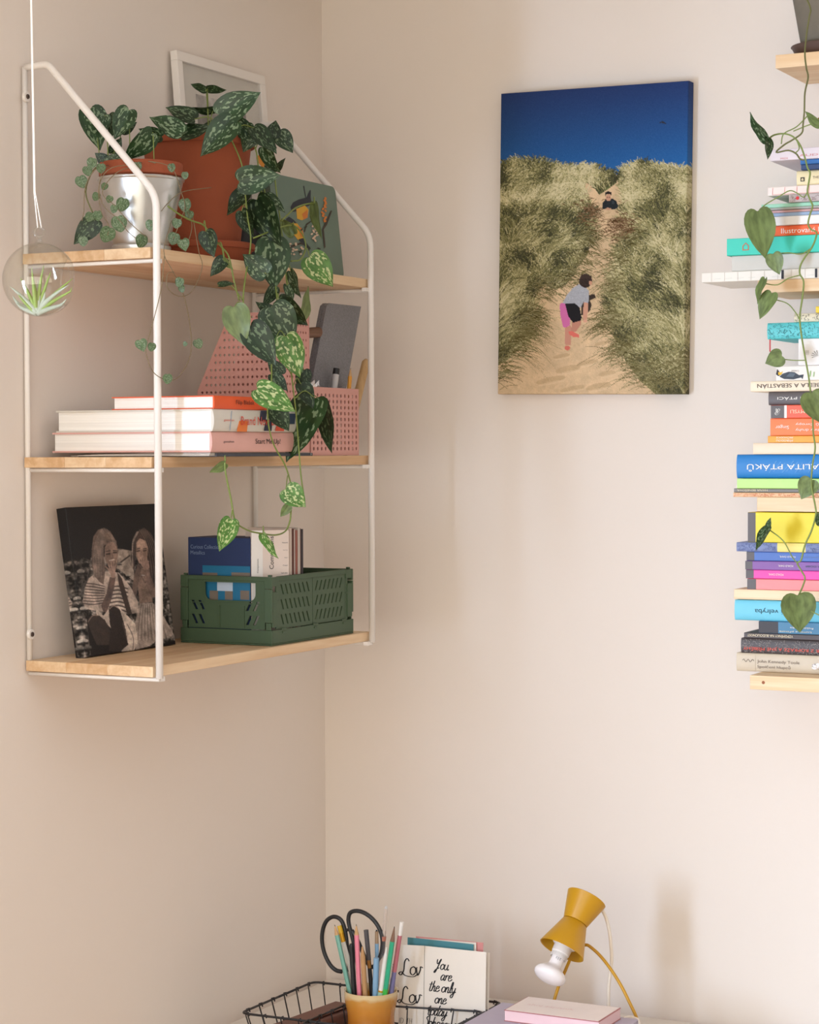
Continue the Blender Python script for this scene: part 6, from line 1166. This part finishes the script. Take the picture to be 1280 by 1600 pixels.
# scissors
scz = thing('scissors', 'scissors with large black oval handles standing in the tumbler', 'scissors', (CC[0] - .01, -.38, zi))
ys = -.385
lo = [(508, 402), (480, 395), (452, 368), (428, 318), (417, 262), (421, 210), (437, 172), (462, 154), (485, 155), (505, 170), (518, 200), (526, 240), (532, 300), (540, 400), (560, 520)]
ro = [(585, 420), (572, 330), (556, 250), (541, 195), (537, 160), (545, 135), (568, 126), (600, 131), (635, 152), (665, 185), (685, 225), (692, 265), (688, 310), (676, 345)]
ro2 = ro + [(660, 372), (640, 380), (622, 360), (604, 320), (580, 262), (552, 214)]
MB().tube(catmull([wp(x, y, ys + .004) for x, y in lo[:-1]], 6), .0038, 10).build('handle', BLACKP, scz, smooth=True)
MB().tube(catmull([wp(x, y, ys - .004) for x, y in ro2], 6), .0038, 10).build('handle', BLACKP, scz, smooth=True)
MB().tube([wp(528, 212, ys), wp(552, 212, ys)], .0028, 8).build('bumper', BLACKP, scz)
stl = mat('blade_steel', (170, 170, 172), rough=.3, metal=1)
for (q, w_) in (((540, 400), .006), ((585, 420), -.006)):
    A = wp(q[0], q[1], ys); MB().prism([(0, 0), (.008, 0), (.004, -(A[2] - zi))], A - V(.004, 0, 0) + V(0, w_ / 3, 0), (1, 0, 0), (0, 0, 1), (0, .0015, 0)).build('blade', stl, scz)
# stacked boxes / notebooks at the lower right
LAVZ = .868
pk = [hit(x, y, 'z', LAVZ + .0195) for x, y in ((781, 1577), (831, 1558), (973, 1578))]
pu = unit(pk[2] - pk[1]); pv = unit(pk[1] - pk[0]); pLx = np.linalg.norm(pk[2] - pk[1]); pLy = np.linalg.norm(pk[1] - pk[0])
pu = V(1, 0, 0); pv = V(0, 1, 0); pk0 = V((pk[0][0] + pk[1][0]) / 2, pk[0][1], 0)
def slab(name, label, x0_, y0_, z0_, x1_, y1_, z1_, top, side, lid=.0, rim=None):
    t_ = thing(name, label, 'notebook', ((x0_ + x1_) / 2, (y0_ + y1_) / 2, z0_))
    MB().box((x0_ + .001, y0_ + .001, z0_ + .0013), (x1_ - .001, y1_ - .001, z1_ - .0015)).build('page_block', side, t_)
    MB().obox((x0_, y0_, z0_), (x1_ - x0_, 0, 0), (0, y1_ - y0_, 0), (0, 0, .0012), .0003).build('back_cover', rim or top, t_)
    MB().obox((x0_, y0_, z1_ - .0014), (x1_ - x0_, 0, 0), (0, y1_ - y0_, 0), (0, 0, .0014), .0003).build('front_cover', rim or top, t_)
    if rim: MB().box((x0_ + .002, y0_ + .002, z1_ + .00002), (x1_ - .002, y1_ - .002, z1_ + .0004)).build('cover_sheet', top, t_)
    return t_
lx0 = hit(742, 1590, 'z', LAVZ)[0]; ly1 = hit(792, 1567, 'z', LAVZ)[1]
st1 = slab('notebook', 'light grey box-like book at the bottom of the stack beside the wire basket', lx0 + .004, ly1 - .30, DZ + .0003, lx0 + .24, ly1 - .004, LAVZ - .0305, mat('book_grey', (170, 168, 172), rough=.6), PAGES)
st2 = slab('notebook', 'large lavender grey book under the pink-edged notebook', lx0, ly1 - .31, LAVZ - .030, lx0 + .255, ly1, LAVZ, mat('book_lavender', (184, 174, 190), rough=.6), mat('lav_side', (190, 180, 196), rough=.8))
st3 = slab('notebook', 'white notebook with a dusty pink border and pale pink pages on the lavender book', pk0[0], pk0[1], LAVZ + .0003, pk0[0] + pLx, pk0[1] + pLy, LAVZ + .0195, mat('sheet_cream', (238, 224, 216), rough=.7), mat('pink_pages', (232, 198, 200), rough=.8), rim=mat('rim_rose', (176, 112, 110), rough=.6))
text('ahoj zápisník', (pk0[0] + .022, pk0[1] + pLy * .42, LAVZ + .0200), (1, 0, 0), (0, 1, 0), .014, st3, mat('ink_blush', (226, 196, 190), rough=.6), wdt=.085, lift=.00006)
# ------------------------------------------------------------------ yellow lamp
MUS = mat('mustard_metal', (196, 144, 14), rough=.38, var=.03)
lampc = V(.652, -.285, 1.0); d0 = depth(lampc)
Bc = atd(740 + 490 / 3.556, 1360 + 445 / 3.556, d0 - .021); Tc = atd(740 + 630 / 3.556, 1360 + 152 / 3.556, d0 + .021)
la = unit(Tc - Bc); LL = float(np.linalg.norm(Tc - Bc)); lamp = thing('desk_lamp', 'mustard yellow hourglass desk lamp with a bare white bulb and bent rod legs', 'lamp', (.66, -.27, DZ))
wst = LL * .53; r0, rw_, r1 = .0405, .0218, .0360
MB().lathe([(r0, 0), (r0 + .0006, .0005), (rw_ + .0005, wst - .001), (rw_ - .001, wst), (rw_ - .002, wst - .0005), (r0 - .0014, .0008)], Bc, la, 64, closed=True).build('lower_shade', MUS, lamp, auto=40)
MB().lathe([(rw_ - .001, wst + .0004), (rw_ + .0004, wst + .0008), (r1, LL - .001), (r1 - .001, LL), (0, LL)], Bc, la, 64).build('upper_shade', MUS, lamp, auto=40)
MB().lathe([(0, wst - .010), (.014, wst - .010), (.014, wst - .002), (0, wst - .002)], Bc, la, 24).build('socket_base', white, lamp, auto=30)
OPAL = mat('bulb_opal', (244, 238, 238), rough=.12, sss=.0, var=.0); PORC = mat('socket_white', (238, 232, 228), rough=.3)
MB().lathe([(0, .022), (.0225, .022), (.0228, .019), (.0195, .016), (.0165, .015), (.0160, .002), (.0135, .0), (0, .0)], Bc - la * .0075, la, 40).build('socket_collar', PORC, lamp, auto=30)
for k in range(5): MB().lathe([(.0140, 0), (.0152, .0008), (.0140, .0016)], Bc + la * (-.0065 - .0022 * k), la, 32).build('socket_thread', PORC, lamp, smooth=True)
nk = Bc - la * .010
bl_ = thing('light_bulb', 'white opal reflector bulb screwed into the yellow lamp', 'bulb', nk - la * .045)
prof = [(0, .009), (.0110, .009), (.0116, .004), (.0112, -.014), (.0128, -.0205), (.0190, -.0255), (.0255, -.0305), (.0285, -.0360), (.0284, -.0405), (.0255, -.0450), (.0185, -.0490), (.010, -.0510), (0, -.0515)]
MB().lathe([tuple(p) for p in catmull([(a, b) for a, b in prof], 3)], nk, la, 48).build('globe', OPAL, bl_, smooth=True)
tdir = unit(CP - nk); tdir = unit(tdir - la * np.dot(tdir, la)); rdir = np.cross(tdir, la)
for k, s_ in enumerate(('GE 9W', 'LED', 'R50')):
    text(s_.replace('GE ', ''), nk - la * (.004 + .0042 * 0) + tdir * .0124 + rdir * (.004 - .0035 * k) - la * (.002), la * -1, rdir * -1 if np.dot(np.cross(-la, -rdir), tdir) > 0 else rdir, .0022, bl_, INK, maxw=.010, lift=.0008)
def lz(zx, zy, dd=0): return atd(740 + zx / 3.556, 1360 + zy / 3.556, d0 + dd)
arm1 = [Bc + la * wst - fw * -.020, lz(600, 402, .028), lz(640, 418, .026), (lz(700, 470, .02)), lz(760, 545, .015), lz(820, 640, .005), lz(870, 740, -.01), lz(905, 815, -.02), lz(935, 900, -.03)]
e1 = arm1[-1]; bfoot = V(e1[0] + .012, e1[1] - .015, DZ + .0025)
arm2 = [Bc + la * wst - fw * -.022, lz(540, 470, .02), lz(515, 545, .012), lz(480, 625, .004), lz(455, 700, -.002), lz(440, 760, -.006)]
e2 = arm2[-1]; b2 = V(e2[0] - .012, e2[1] - .010, DZ + .0025)
base = [bfoot, V(bfoot[0] + .01, ly1 + .14, DZ + .0025), V(b2[0] + .0, ly1 + .15, DZ + .0025), b2]
MB().tube(catmull(arm1 + [V(bfoot[0] + .001, bfoot[1] + .002, DZ + .03), bfoot], 6), .0029, 10).build('rod_leg', MUS, lamp, smooth=True)
MB().tube(catmull(arm2 + [V(b2[0] - .001, b2[1] + .002, DZ + .03), b2], 6), .0029, 10).build('rod_leg', MUS, lamp, smooth=True)
CAB = mat('white_cable', (234, 222, 206), rough=.5)
cab = [lz(700, 200, .025), lz(722, 232, .03), lz(742, 280, .03), lz(757, 350, .032), lz(765, 430, .032), lz(768, 500, .032), lz(760, 570, .032), lz(751, 650, .032), lz(750, 740, .032), lz(752, 860, .032)]
cab += [V(cab[-1][0], cab[-1][1] + .01, DZ + .01), V(cab[-1][0] + .08, cab[-1][1] + .03, DZ + .0035)]
MB().tube(catmull(cab, 6), .0030, 8).build('power_cable', CAB, lamp, smooth=True)
wb = MB().tube(fillet([hit(975, 1590, 'z', .868), hit(985, 1588, 'z', .868), hit(998, 1592, 'z', .868), hit(1000, 1606, 'z', .862), V(.83, -.30, DZ + .003)], .006), .0018, 8).build('power_cord', CAB, None, smooth=True)
tag(wb, 'thin white cord looping out from behind the pink-edged notebook', 'cord')
